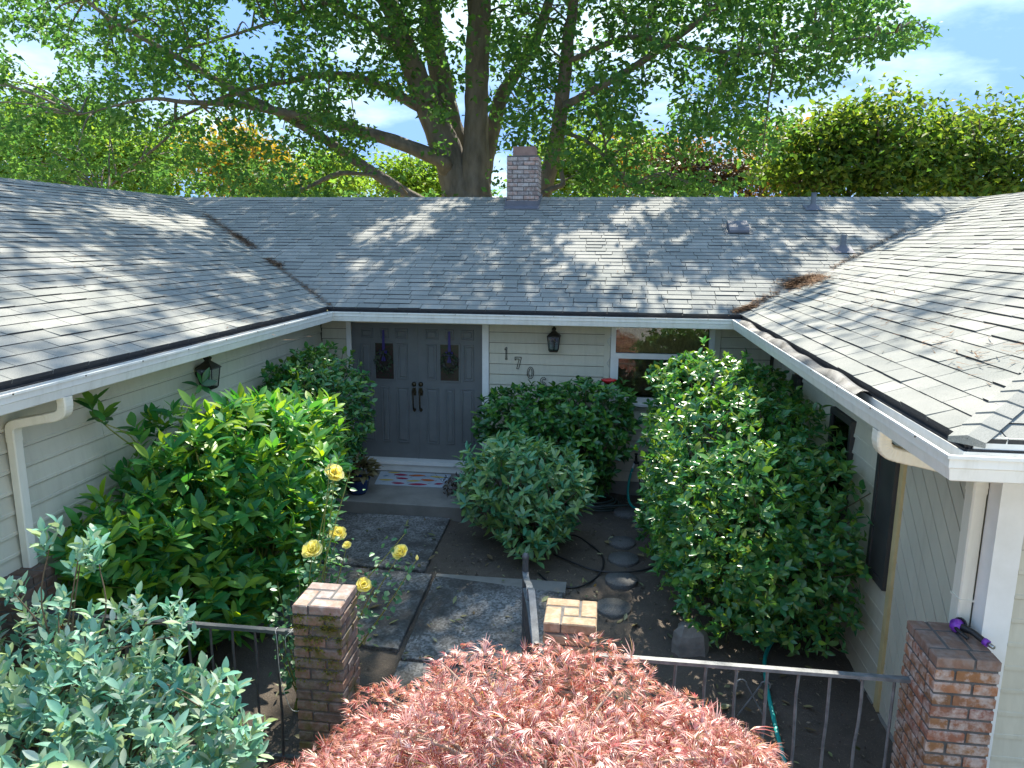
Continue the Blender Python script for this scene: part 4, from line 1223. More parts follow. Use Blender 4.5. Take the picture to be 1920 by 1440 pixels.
def lobe_points(lobes, n, shell=0.75, box=0.0, stray=0.0):
    """points in the outer shell of a union of rounded lobes; returns positions and outward directions"""
    vol = np.array([l[3] * l[4] + l[4] * l[5] + l[3] * l[5] for l in lobes]); vol = vol / vol.sum()
    Ps, Ds = [], []
    cnt = 0
    while cnt < n:
        k = NR.choice(len(lobes), n, p=vol)
        L = np.array(lobes)[k]
        d = rand_unit(n)
        if box:
            q = np.abs(d) ** box
            d2 = d / (np.maximum(1e-6, (q.sum(1))) ** (1 / box))[:, None]
        else: d2 = d
        wob = 1 + 0.09 * np.sin(d[:, 0] * 7 + L[:, 0] * 3) * np.sin(d[:, 1] * 6 + 1) + 0.07 * np.sin(d[:, 2] * 9 + d[:, 0] * 4)
        r = (shell + (1 - shell) * NR.random(n) ** 0.6 + np.where(NR.random(n) < stray, NR.uniform(0.02, 0.17, n), 0)) * wob
        P = L[:, 0:3] + d2 * L[:, 3:6] * r[:, None]
        ok = np.ones(n, bool)
        for j, l in enumerate(lobes):
            q = (P - l[0:3]) / np.array(l[3:6])
            e = (np.abs(q) ** (box or 2)).sum(1) ** (1 / (box or 2))
            ok &= ~((e < shell * 0.95) & (k != j))
        nrm = d / L[:, 3:6]; nrm /= np.linalg.norm(nrm, axis=1, keepdims=True)
        Ps.append(P[ok]); Ds.append(nrm[ok]); cnt += ok.sum()
    return np.concatenate(Ps)[:n], np.concatenate(Ds)[:n]


def whorls(P, D, per, spread, up=0.5, jit=0.25):
    """rosettes of leaves round shoot tips"""
    ax = D * (1 - up) + np.array((0, 0, up)) + NR.normal(0, 0.25, P.shape)
    ax /= np.linalg.norm(ax, axis=1, keepdims=True)
    h = np.cross(ax, np.array((0.31, 0.2, 0.93))); h /= np.linalg.norm(h, axis=1, keepdims=True)
    g = np.cross(ax, h)
    PP, TT, NN = [], [], []
    for j in range(per):
        keep = NR.random(len(P)) < 0.92
        a = 2.399 * j + NR.normal(0, jit, len(P))
        el = spread + NR.normal(0, 0.2, len(P)) - 0.05 * j
        rad = h * np.cos(a)[:, None] + g * np.sin(a)[:, None]
        T = rad * np.sin(el)[:, None] + ax * np.cos(el)[:, None]
        N = ax * np.sin(el)[:, None] - rad * np.cos(el)[:, None] + NR.normal(0, 0.15, P.shape)
        PP.append((P + ax * 0.012 * j)[keep]); TT.append(T[keep]); NN.append(N[keep])
    return np.concatenate(PP), np.concatenate(TT), np.concatenate(NN), ax


def stems(parent, base, tips, m, r0=0.012, r1=0.004, sway=0.1, name='stem'):
    b = MB()
    for p in tips:
        bp = np.array(base) + (RND.gauss(0, 0.06), RND.gauss(0, 0.06), 0)
        mid = bp * 0.5 + np.array(p) * 0.5 + (RND.gauss(0, sway), RND.gauss(0, sway), 0.08)
        b.tube(smooth_path([bp, mid, p], 4), list(np.linspace(r0, r1, 9)), 5, caps=False)
    return b.build(name, M[m], parent, 'stuff')


T_RHODO = leaf_template(0.37, 0.25, 0.10, 4, 0.95)
T_CAM = leaf_template(0.50, 0.3, 0.12, 4, 0.85)
T_AZA = leaf_template(0.40, 0.3, 0.08, 4, 0.95)
T_ROSE = leaf_template(0.62, 0.2, 0.1, 4, 0.8)


def clear_house(P, D=None, pad=0.03):
    ok = (P[:, 0] > XL + pad) & (P[:, 0] < XR - pad - 0.03) & (P[:, 1] < YW - pad - 0.02)
    ok &= ~((P[:, 2] > -0.16) & ((P[:, 0] < 0.02) | (P[:, 0] > HX - 0.02) | (P[:, 1] > -0.02)))
    return ok


def shrub(name, label, cat, lobes, nw, per, L, tmpl, m, key, spread=1.15, up=0.5, base=None, shell=0.7, box=0.0, stem='twig', nst=40, inner=0.3, fill=None, group=None):
    lobes = [np.array(l, float) for l in lobes]
    c = np.mean([l[0:3] for l in lobes], axis=0)
    base = base if base is not None else (c[0], c[1], gz(c[0], c[1]))
    t = thing(name, label, cat, base, group)
    P, D = lobe_points(lobes, nw, shell, box, 0.08)
    ok = clear_house(P); P, D = P[ok], D[ok]
    ok = P[:, 2] > gz(c[0], c[1]) + 0.06; P, D = P[ok], D[ok]
    PP, TT, NN, ax = whorls(P, D, per, spread, up)
    S = L * NR.uniform(0.65, 1.2, len(PP))
    ok = clear_house(PP + TT * S[:, None]); PP, TT, NN, S = PP[ok], TT[ok], NN[ok], S[ok]
    leaf_objects(t, tmpl, PP, TT, NN, S, m, key=key)
    # older leaves inside the bush
    if inner:
        n2 = int(nw * per * inner)
        P2, D2 = lobe_points([np.concatenate([l[0:3], l[3:6] * 0.78]) for l in lobes], n2, 0.3, box)
        ok = clear_house(P2); P2, D2 = P2[ok], D2[ok]
        T2 = D2 + rand_unit(len(P2)) * 0.9
        V, F = scatter((tmpl[0], tmpl[1]), P2, T2, D2 + rand_unit(len(P2)) * 0.6 + (0, 0, 0.4), np.full(len(P2), L * 1.05))
        link('inner_foliage', np_mesh('inner_foliage', V, F, m, True), t, 'stuff')
    idx = NR.choice(len(P), min(nst, len(P)), False)
    stems(t, base, P[idx], stem)
    return t, P, D, ax


# shrubs of the courtyard
rh, P_, D_, ax_ = shrub('rhododendron', 'large bright green rhododendron beside the left wing wall', 'shrub',
      [(0.10, -2.6, -1.32, 0.62, 0.85, 0.62), (0.34, -2.1, -1.28, 0.46, 0.65, 0.60), (0.10, -3.55, -1.58, 0.60, 0.72, 0.58), (0.45, -3.1, -1.85, 0.55, 0.85, 0.55), (0.24, -1.6, -1.6, 0.36, 0.5, 0.6), (0.22, -3.9, -2.0, 0.5, 0.5, 0.4), (-0.05, -4.15, -1.55, 0.38, 0.45, 0.5), (-0.08, -4.42, -1.5, 0.30, 0.32, 0.42), (0.02, -3.55, -1.22, 0.45, 0.62, 0.70), (0.35, -2.95, -1.18, 0.58, 0.7, 0.62)],
      700, 9, 0.16, T_RHODO, M['L_rhodo'], 'rhodo', 1.12, 0.78, (0.2, -2.9, gz(0.2, -2.9)), 0.72, stem='greenstem', nst=90, inner=0.35)
# a shoot standing up under the eave by the downspout
sh = np.array([(-0.25, -4.22, -0.34), (-0.30, -4.05, -0.48), (-0.28, -2.75, -0.45)])
PP, TT, NN, _a = whorls(sh, np.tile((0.3, -0.2, 0.9), (len(sh), 1)), 8, 1.25, 0.4)
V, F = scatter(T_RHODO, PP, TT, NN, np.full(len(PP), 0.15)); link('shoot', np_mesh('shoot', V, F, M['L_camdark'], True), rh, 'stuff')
stems(rh, (-0.15, -3.7, -0.9), sh, 'greenstem', 0.008, 0.004, 0.05)

shrub('camellia_bush', 'dense green camellia between the left wing and the double door', 'shrub',
      [(0.02, -0.42, -1.22, 0.52, 0.62, 0.78), (0.0, -0.30, -1.75, 0.34, 0.45, 0.7), (-0.05, -0.9, -1.1, 0.40, 0.5, 0.66), (-0.14, -1.3, -1.15, 0.30, 0.45, 0.62)], 1100, 5, 0.085, T_CAM, M['L_camellia'], 'cam', 1.0, 0.5, None, 0.75, nst=30, inner=0.35)
shrub('camellia_bush', 'dark boxy camellia under the house numbers', 'shrub',
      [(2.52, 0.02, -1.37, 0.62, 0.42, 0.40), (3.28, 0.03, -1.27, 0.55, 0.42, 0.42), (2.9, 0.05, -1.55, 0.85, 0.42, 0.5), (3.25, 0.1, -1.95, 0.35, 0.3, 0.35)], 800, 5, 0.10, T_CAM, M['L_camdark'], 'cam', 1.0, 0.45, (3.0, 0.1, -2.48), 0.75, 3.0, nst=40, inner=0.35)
shrub('rhododendron', 'pale green rounded rhododendron beside the porch step and path', 'shrub',
      [(2.60, -1.30, -1.72, 0.62, 0.55, 0.46), (2.25, -1.2, -1.90, 0.40, 0.45, 0.42), (2.95, -1.25, -1.88, 0.42, 0.45, 0.42), (2.72, -1.7, -2.15, 0.35, 0.35, 0.32)], 300, 8, 0.125, T_RHODO, M['L_rhodo2'], 'rhodo', 1.15, 0.72, (2.7, -1.3, -2.5), 0.7, nst=50, inner=0.3)
shrub('camellia_bush', 'tall clipped camellia filling the right side by the wing wall', 'shrub',
      [(4.70, -0.70, -1.16, 0.66, 0.70, 0.74), (4.42, -0.50, -1.02, 0.36, 0.40, 0.58), (4.72, -1.9, -1.40, 0.74, 0.80, 0.84), (4.85, -2.75, -1.55, 0.78, 0.62, 0.70), (4.55, -1.6, -1.85, 0.62, 1.1, 0.62), (5.1, -3.0, -1.85, 0.5, 0.5, 0.5), (4.75, -2.9, -1.95, 0.60, 0.45, 0.48), (5.2, -0.9, -0.95, 0.35, 0.8, 0.4), (5.25, -1.8, -1.15, 0.38, 0.9, 0.48), (5.28, -2.7, -1.5, 0.34, 0.75, 0.6)],
      2900, 5, 0.085, T_CAM, M['L_camellia'], 'cam', 1.0, 0.55, (4.8, -2.0, -2.55), 0.80, 3.4, nst=70, inner=0.3)
az, P_, D_, ax_ = shrub('azalea_bush', 'silvery green deciduous azalea in front of the left fence', 'shrub',
      [(0.40, -5.72, -1.98, 0.95, 0.60, 0.80), (1.10, -5.9, -2.02, 0.66, 0.55, 0.68), (0.85, -6.2, -2.02, 0.7, 0.5, 0.72)],
      820, 9, 0.092, T_AZA, M['L_azalea'], 'aza', 1.05, 0.6, (0.6, -5.8, -2.65), 0.7, nst=110, inner=0.25)
sp = np.array([at(150, 1030, -5.75), at(95, 1015, -5.8), at(150, 1060, -5.7), at(25, 1110, -5.8), at(185, 1055, -5.65), at(240, 1165, -5.65), at(330, 1165, -5.6), at(345, 1190, -5.7), at(110, 1150, -5.7), at(440, 1370, -5.9), at(420, 1330, -5.85), at(190, 1190, -5.7), at(270, 1210, -5.7)])
PP, TT, NN, _a = whorls(np.repeat(sp, 4, 0) + NR.normal(0, 0.04, (len(sp) * 4, 3)), np.tile((0.2, -0.2, 0.9), (len(sp) * 4, 1)), 7, 0.95, 0.5)
V, F = scatter(T_AZA, PP, TT, NN, 0.08 * NR.uniform(0.7, 1.2, len(PP))); link('spray', np_mesh('spray', V, F, M['L_azalea'], True), az, 'stuff')
stems(az, (0.6, -5.75, -1.5), sp, 'twig', 0.006, 0.003, 0.06)
n = 120
P = P_[NR.choice(len(P_), n)] - (0, 0, 0.06)
P = np.repeat(P, 6, 0) + NR.normal(0, 0.02, (n * 6, 3))
V, F = scatter(leaf_template(0.4, rows=2), P, NR.normal(0, 0.4, P.shape) - (0, 0, 0.7), rand_unit(len(P)), NR.uniform(0.018, 0.032, len(P)))
link('seed_heads', np_mesh('seed_heads', V, F, M['L_deadflower']), az, 'stuff')

# red laceleaf maple in front of the gate
lace = thing('laceleaf_maple', 'mounded red laceleaf Japanese maple in front of the gate', 'tree', (3.3, -6.3, -2.7))
lv, lf = [], []
for ang, L in ((-0.95, 0.6), (-0.55, 0.85), (-0.2, 1.0), (0.1, 1.08), (0.42, 0.9), (0.85, 0.65)):
    b0 = len(lv)
    for i in range(4):
        s = i / 3; w = (0.014, 0.036, 0.026, 0.004)[i]
        x, y = L * s * math.cos(ang), L * s * math.sin(ang) * (1 - 0.25 * s)
        z = -0.42 * s * s + 0.03 * math.sin(ang * 3 + s * 4)
        px_, py_ = -math.sin(ang) * w, math.cos(ang) * w
        lv += [(x + px_, y + py_, z), (x - px_, y - py_, z)]
    for i in range(3): lf.append((b0 + i * 2, b0 + i * 2 + 1, b0 + i * 2 + 3, b0 + i * 2 + 2))
T_LACE = (np.array(lv, float), np.array(lf, int))
lobes = [np.array(l, float) for l in [(3.25, -6.25, -1.95, 1.22, 0.92, 0.99), (2.60, -6.2, -2.08, 0.72, 0.8, 0.72), (3.92, -6.2, -2.02, 0.58, 0.8, 0.82), (3.28, -6.75, -2.0, 1.08, 0.7, 0.85)]]
P, D = lobe_points(lobes, 27000, 0.86)
ok = D[:, 2] > -0.15; P, D = P[ok], D[ok]
n = len(P)
down = np.array((0, 0, -1.0))
T = D * 0.55 + rand_unit(n) * 0.55 + down * 0.18 + np.stack([np.sign(P[:, 0] - 3.3) * 0.25, NR.normal(0, 0.2, n), np.zeros(n)], -1)
N = D + rand_unit(n) * 0.5 + (0, 0, 0.5)
S = NR.uniform(0.034, 0.062, n) * np.where(NR.random(n) < 0.12, 1.5, 1.0)
leaf_objects(lace, T_LACE, P, T, N, S, M['L_lace'], key='lace')
P2, D2 = lobe_points([np.concatenate([l[0:3], l[3:6] * 0.86]) for l in lobes], 9000, 0.8)
V, F = scatter(T_LACE, P2, D2 * 0.5 + rand_unit(9000) * 0.7, D2 + rand_unit(9000) * 0.4, NR.uniform(0.05, 0.09, 9000))
link('inner_foliage', np_mesh('inner_foliage', V, F, M['L_lace'], True), lace, 'stuff')
b = MB()
b.tube(smooth_path([(3.3, -6.3, -2.75), (3.34, -6.25, -2.3), (3.25, -6.3, -1.9)], 5), list(np.linspace(0.07, 0.05, 11)), 8); b.build('trunk', M['palestem'], lace)
b = MB()
idx = NR.choice(n, 90, False)
for i in idx:
    p = P[i]; c0 = np.array((3.28, -6.3, -1.95))
    mid = c0 * 0.45 + p * 0.55 + (0, 0, 0.22)
    b.tube(smooth_path([c0, mid, p * 0.99 + c0 * 0.01, p + (p - c0) * 0.02 + (0, 0, -0.05)], 4), list(np.linspace(0.012, 0.0025, 13)), 5, caps=False)
b.build('branch_network', M['palestem'], lace, 'stuff')

# rose bush with yellow roses
rose = thing('rose_bush', 'leggy rose bush with yellow blooms behind the left gate pillar', 'shrub', (1.35, -4.3, gz(1.3, -4.3)))
heads = [at(627, 887, -4.15), at(586, 1030, -4.35), at(634, 1000, -4.15), at(750, 1035, -4.25), at(682, 1097, -4.45)]
sizes = [0.066, 0.068, 0.058, 0.056, 0.054]
small = [at(650, 1022, -4.2)]
buds = [at(760, 997, -4.25), at(782, 1046, -4.25), at(704, 1093, -4.45), at(636, 852, -4.15), at(657, 880, -4.15), at(620, 858, -4.2)]
pv = []
for s_, w_, z_ in ((0.0, 0.16, 0.0), (0.3, 0.34, -0.03), (0.6, 0.50, 0.03), (0.85, 0.48, 0.13), (1.0, 0.28, 0.12)):
    pv += [(s_, -w_, z_ + 0.16 * w_), (s_ * 1.03, 0, z_), (s_, w_, z_ + 0.16 * w_)]
pt = (np.array(pv, float), leaf_template(0.5, rows=4)[1])
for hI, (c, r) in enumerate(zip(heads + small, sizes + [0.03])):
    face = np.array(CAM - c); face /= np.linalg.norm(face); face = face * 0.75 + np.array((RND.uniform(-0.5, 0.5), 0, 0.65)); face /= np.linalg.norm(face)
    Ps, Ts, Ns, Ss = [], [], [], []
    h = np.cross(face, (0.3, 0.1, 0.95)); h /= np.linalg.norm(h); g = np.cross(face, h)
    for ring, (cnt, el, sc) in enumerate(((6, 1.40, 1.0), (7, 1.12, 0.95), (7, 0.82, 0.85), (6, 0.5, 0.7), (5, 0.22, 0.58))):
        for j in range(cnt):
            a = 6.2832 * j / cnt + ring * 0.7 + RND.uniform(-0.15, 0.15)
            rad = h * math.cos(a) + g * math.sin(a)
            Ps.append(c - face * r * 0.35 + rad * r * 0.12); Ts.append(rad * math.sin(el) + face * math.cos(el)); Ns.append(face * math.sin(el) - rad * math.cos(el)); Ss.append(r * sc * RND.uniform(0.9, 1.12))
    V, F = scatter(pt, np.array(Ps), np.array(Ts), np.array(Ns), np.array(Ss))
    fl = link('flower', np_mesh('flower', V, F, M['L_petal'], True), rose)
bm_ = MB()
for c in buds:
    me = MB(); me.lathe(tuple(c), [(0.002, -0.018), (0.011, -0.008), (0.012, 0.003), (0.006, 0.016), (0.001, 0.024)], 8); me.build('bud', M['L_rose'] if c is not buds[1] else M['L_petal'], rose)
b = MB()
sb0 = np.array((1.30, -4.3, gz(1.3, -4.3)))
nodes = []
for c in heads + small + buds:
    m1 = sb0 * 0.35 + np.array(c) * 0.65 + (RND.gauss(-0.06, 0.04), RND.gauss(0, 0.04), -0.06)
    path_ = smooth_path([sb0 + (RND.gauss(0, 0.05), RND.gauss(0, 0.05), 0), m1, np.array(c) - (0, 0, 0.01)], 6)
    b.tube(path_, list(np.linspace(0.008, 0.0025, len(path_))), 5, caps=False)
    nodes += path_[4:-1]
extra = [at(540, 1120, -4.3), at(500, 1150, -4.25), at(560, 1060, -4.2), at(520, 1090, -4.2), at(600, 1085, -4.4), at(640, 1060, -4.3), at(560, 1160, -4.4), at(525, 1180, -4.45)]
for c in extra:
    path_ = smooth_path([sb0, sb0 * 0.4 + np.array(c) * 0.6 + (0, 0, -0.05), c], 6)
    b.tube(path_, list(np.linspace(0.008, 0.002, len(path_))), 5, caps=False); nodes += path_[3:]
b.build('stem', M['greenstem'], rose, 'stuff')
nodes = np.array(nodes)
n = 620
P = nodes[NR.integers(0, len(nodes), n)] + NR.normal(0, 0.045, (n, 3))
T = rand_unit(n) * (1, 1, 0.4); N = np.tile((0, -0.3, 1.0), (n, 1)) + NR.normal(0, 0.35, (n, 3))
leaf_objects(rose, T_ROSE, P, T, N, NR.uniform(0.04, 0.065, n), M['L_rose'], key='rose', limit=150)

# pot with foliage plants on the step
pot = thing('plant_pot', 'glazed blue pot on the porch step corner', 'pot', (0.40, -0.43, zs))
b = MB(); b.lathe((0.40, -0.43, zs), [(0.001, 0.0), (0.095, 0.0), (0.12, 0.05), (0.142, 0.17), (0.155, 0.185), (0.155, 0.20), (0.135, 0.20), (0.125, 0.17), (0.001, 0.165)], 24); b.build('pot_body', M['bluepot'], pot)
b = MB(); b.lathe((0.40, -0.43, zs + 0.166), [(0.001, 0.01), (0.12, 0.006), (0.126, -0.004)], 16); b.build('potting_soil', M['soil'], pot)
pl = thing('potted_plant', 'bronze and purple leafed plant growing from the blue pot', 'plant', (0.40, -0.43, zs + 0.17))
n = 150
c = np.array((0.43, -0.43, zs + 0.26))
d = rand_unit(n); d[:, 2] = np.abs(d[:, 2]) * 0.8
P = c + d * (0.05, 0.05, 0.05); T = d + (0, 0, 0.1); V, F = scatter(leaf_template(0.75, 0.15, 0.35, 4, 0.7), P + d * NR.uniform(0.04, 0.16, (n, 1)), T, np.tile((0, -0.2, 1), (n, 1)) + NR.normal(0, 0.3, (n, 3)), NR.uniform(0.07, 0.12, n))
link('leaf_cluster', np_mesh('leaf_cluster', V, F, M['L_heuchera'], True), pl, 'stuff')
P = np.array((0.28, -0.44, zs + 0.33)) + d * 0.05; V, F = scatter(leaf_template(0.5, 0.15, 0.3, 4, 0.7), P, T, np.tile((0, -0.2, 1), (n, 1)) + NR.normal(0, 0.3, (n, 3)), NR.uniform(0.06, 0.11, n))
link('purple_foliage', np_mesh('purple_foliage', V, F, M['L_purple'], True), pl, 'stuff')
P2 = thing('dried_plant', 'withered reddish perennial at the right end of the porch step', 'plant', (1.62, -0.25, zs))
n = 160
P = np.array((1.62, -0.3, zs + 0.1)) + NR.normal(0, 0.09, (n, 3)) * (0.9, 0.9, 1); V, F = scatter(leaf_template(0.4, 0.2, 0.3, 3), P, rand_unit(n), rand_unit(n), NR.uniform(0.03, 0.06, n)); link('withered_leaves', np_mesh('withered_leaves', V, F, M['L_brown'], True), P2, 'stuff')
b = MB()
for _ in range(14):
    q = np.array((1.62 + RND.gauss(0, 0.05), -0.3 + RND.gauss(0, 0.05), zs)); b.tube([q, q + (RND.gauss(0, 0.1), RND.gauss(-0.05, 0.1), RND.uniform(0.12, 0.3))], [0.003, 0.0015], 4)
b.build('stalk', M['twig'], P2, 'stuff')

# leaves lying about
n = 560
P = np.stack([NR.uniform(-0.3, 5.5, n), NR.uniform(-5.6, 0.2, n), np.zeros(n)], -1)
P[:, 2] = [gz(a, c) + (0.05 if (0.25 < a < 3.1 and c < -0.74 and (a < 1.7 or c < -2.2)) else 0.016) for a, c in P[:, :2]]
ok = ~((P[:, 0] < 1.85) & (P[:, 1] > -0.74)); P = P[ok]; n = len(P)
T = NR.normal(0, 1, (n, 3)) * (1, 1, 0.12); N = np.tile((0, 0, 1.0), (n, 1)) + NR.normal(0, 0.25, (n, 3))
V, F = scatter(leaf_template(0.42, 0.3, -0.15, 3, 0.9), P, T, N, NR.uniform(0.03, 0.09, n) * np.where(NR.random(n) < 0.35, 1.4, 0.8))
tag(link('fallen_leaves', np_mesh('fallen_leaves', V, F, M['L_litter'], True)), kind='stuff')
n = 2600
P = np.stack([NR.uniform(-0.3, 5.55, n), NR.uniform(-7.5, 0.5, n), np.zeros(n)], -1)
P[:, 2] = [gz(a, c) + 0.004 for a, c in P[:, :2]]
ok = ~((P[:, 0] > 0.22) & (P[:, 0] < 3.15) & (P[:, 1] < -0.7) & ((P[:, 0] < 1.7) | (P[:, 1] < -2.15))); P = P[ok]; n = len(P)
ct = np.array([(1, 0, 0), (-1, 0, 0), (0, 1, 0), (0, -1, 0), (0, 0, 0.8), (0, 0, -0.6)], float)
cf = np.array([(0, 2, 4), (2, 1, 4), (1, 3, 4), (3, 0, 4)])
V, F = scatter((ct, cf), P, rand_unit(n) * (1, 1, 0.3), np.tile((0, 0, 1.0), (n, 1)) + NR.normal(0, 0.3, (n, 3)), NR.exponential(0.005, n) + 0.003)
n2 = 5200
Pm = np.stack([NR.uniform(-0.3, 5.55, n2), NR.uniform(-7.5, 0.5, n2), np.zeros(n2)], -1)
Pm[:, 2] = [gz(a, c) + 0.008 for a, c in Pm[:, :2]]
ok = ~((Pm[:, 0] > 0.22) & (Pm[:, 0] < 3.15) & (Pm[:, 1] < -0.7) & ((Pm[:, 0] < 1.7) | (Pm[:, 1] < -2.15)) & (NR.random(n2) < 0.9)) & ~((Pm[:, 0] < 1.9) & (Pm[:, 1] > -0.76)); Pm = Pm[ok]; n2 = len(Pm)
Vm, Fm = scatter(leaf_template(0.35, 0.2, 0.1, 2), Pm, rand_unit(n2) * (1, 1, 0.25), np.tile((0, 0, 1.0), (n2, 1)) + NR.normal(0, 0.4, (n2, 3)), NR.uniform(0.014, 0.045, n2))
tag(link('bark_mulch', np_mesh('bark_mulch', Vm, Fm, M['mulch'])), kind='stuff')
tag(link('soil_crumbs', np_mesh('soil_crumbs', V, F, M['soil'])), kind='stuff')

# ------------------------------------------------------------------ brick pillars, fence, gate
ZG = -2.72
def pillar(x0, x1, y0, y1, zt, mats, label, sides='FLRB'):
    t = thing('brick_pillar', label, 'pillar', ((x0 + x1) / 2, (y0 + y1) / 2, ZG), 'brick fence pillars')
    (pinwheel(x0, x1, y0, y1, ZG + 0.02, zt, t, mats) if sides == 'P' else laid_box(x0, x1, y0, y1, ZG + 0.02, zt, t, mats, sides, top=True))
    return t
p1 = pillar(-0.43, -0.235, -5.06, -4.755, -1.3, (M['brick_dark'], M['brick_dark']), 'dark brick pillar against the left wing wall behind the azalea')
p2 = pillar(1.612, 1.917, -5.07, -4.76, -1.3, (M['brick_pink'], M['brick_moss']), 'mossy brick pillar at the end of the left fence', 'P')
p3 = pillar(3.165, 3.475, -5.07, -4.755, -1.3, (M['brick_tan'], M['brick_tan']), 'tan topped brick pillar that carries the gate', 'P')
p4 = pillar(5.285, 5.605, -5.20, -4.80, -1.262, (M['brick_cap'], M['brick_orange']), 'orange brick pillar against the right wing corner')
# moss on the mossy pillar
n = 2600
P = np.stack([NR.uniform(1.612, 1.917, n), np.full(n, -5.072), -1.37 - np.abs(NR.normal(0, 0.22, n))], -1)
zq = (P[:, 2] + 1.3) / 0.073; P[:, 2] = np.where(NR.random(n) < 0.75, np.round(zq) * 0.073 - 1.3 + NR.normal(0, 0.007, n), P[:, 2])
keep = (np.sin(P[:, 0] * 31 + 1) * np.sin(P[:, 2] * 17) + NR.normal(0, 0.4, n)) > 0.1
P = P[keep]; n = len(P)
V, F = scatter(leaf_template(0.6, rows=2), P, NR.normal(0, 0.6, (n, 3)) + (0, -0.5, 0.3), rand_unit(n), NR.uniform(0.008, 0.02, n))
link('moss', np_mesh('moss', V, F, M['moss']), p2, 'stuff')

def fence(x0, x1, y, label, top, ms, spacing, first):
    t = thing('iron_fence', label, 'fence', ((x0 + x1) / 2, y, gz(x0, y)))
    b = MB(); b.box((x0, y - 0.019, top - 0.022), (x1, y + 0.019, top)); b.build('top_rail', ms, t)
    b = MB(); b.box((x0, y - 0.016, -2.505), (x1, y + 0.016, -2.485)); b.build('bottom_rail', ms, t)
    x = first
    while x < x1 - 0.04:
        w = RND.uniform(-0.008, 0.008)
        b = MB()
        zz = np.linspace(top - 0.02, -2.50, 7)
        pts = [(x + w * math.sin(k * 1.3) + RND.uniform(-0.002, 0.002), y, z) for k, z in enumerate(zz)]
        b.tube(pts, 0.0095, 4, smooth=False); b.build('baluster', ms, t)
        x += spacing
    return t
f1 = fence(-0.235, 1.612, -4.92, 'dark iron fence panel between the left wing and mossy pillar', -1.565, M['iron'], 0.152, 0.06)
f2 = fence(3.475, 5.285, -4.92, 'lighter grey iron fence panel between the gate pillar and right wing', -1.565, M['ironlight'], 0.178, 3.60)
# string tied on the left rail
st = thing('garden_string', 'white string tied round the left fence rail, hanging loose', 'string', (1.48, -4.94, -1.56))
b = MB()
b.tube(smooth_path([(1.43, -4.945, -1.56), (1.44, -4.95, -1.62), (1.45, -4.95, -1.9), (1.50, -4.955, -2.08), (1.54, -4.955, -2.12), (1.60, -4.955, -2.10)], 6), 0.0025, 5)
for xx in (1.43, 1.535):
    b.tube([(xx + 0.024 * 0, -4.92 + 0.023 * math.cos(a), -1.576 + 0.02 * math.sin(a)) for a in np.linspace(0, 6.28, 9)], 0.003, 5)
b.tube(smooth_path([(1.535, -4.945, -1.56), (1.50, -4.95, -1.6), (1.50, -4.95, -1.68)], 5), 0.0025, 5)
b.build('loose_end', M['string'], st)

gate = thing('iron_gate', 'open iron gate with scrolled top, hinged on the gate pillar', 'gate', (3.12, -4.95, gz(3.1, -4.9)))
gx = lambda y: 3.115 + (y + 4.95) * -0.185
def gp(y, z): return (gx(y), y, z)
b = MB(); b.tube([gp(-4.95, -2.45), gp(-4.95, -1.50)], 0.016, 4, smooth=False); b.build('hinge_stile', M['iron'], gate)
b = MB(); b.tube([gp(-4.0, -2.45), gp(-4.0, -1.40)], 0.022, 4, smooth=False); b.lathe(gp(-4.0, -1.40), [(0.022, 0), (0.028, 0.02), (0.02, 0.045), (0.001, 0.055)], 10); b.build('latch_stile', M['iron'], gate)
for z in (-2.42, -1.62):
    b = MB(); b.tube([gp(-4.95, z), gp(-4.0, z)], 0.013, 4, smooth=False); b.build('rail', M['iron'], gate)
for k in range(6):
    y = -4.82 + 0.137 * k
    b = MB(); b.tube([gp(y, -2.42), gp(y, -1.60)], 0.0085, 4, smooth=False); b.build('baluster', M['iron'], gate)
def strap(pts, w=0.022, th=0.005):
    bb = MB(); P = smooth_path(pts, 7); n = len(P); vs = []
    for i in range(n):
        t_ = P[min(i + 1, n - 1)] - P[max(i - 1, 0)]; t_ /= np.linalg.norm(t_); sx = np.array((1.0, 0, 0)); nn_ = np.cross(t_, sx); nn_ /= np.linalg.norm(nn_)
        vs += [P[i] + sx * w + nn_ * th, P[i] - sx * w + nn_ * th, P[i] - sx * w - nn_ * th, P[i] + sx * w - nn_ * th]
    bb.add(vs, [(i * 4 + j, i * 4 + (j + 1) % 4, i * 4 + 4 + (j + 1) % 4, i * 4 + 4 + j) for i in range(n - 1) for j in range(4)])
    return bb
strap([gp(-4.0, -1.50), gp(-4.12, -1.50), gp(-4.25, -1.46), gp(-4.38, -1.42), gp(-4.46, -1.45), gp(-4.42, -1.50), gp(-4.36, -1.48)]).build('scroll', M['ironlight'], gate)
strap([gp(-4.95, -1.55), gp(-4.86, -1.50), gp(-4.70, -1.42), gp(-4.55, -1.37), gp(-4.46, -1.40), gp(-4.47, -1.46), gp(-4.53, -1.45)]).build('scroll', M['ironlight'], gate)
strap([gp(-4.90, -1.60), gp(-4.75, -1.56), gp(-4.5, -1.54), gp(-4.2, -1.58), gp(-4.05, -1.61)]).build('scroll', M['ironlight'], gate)

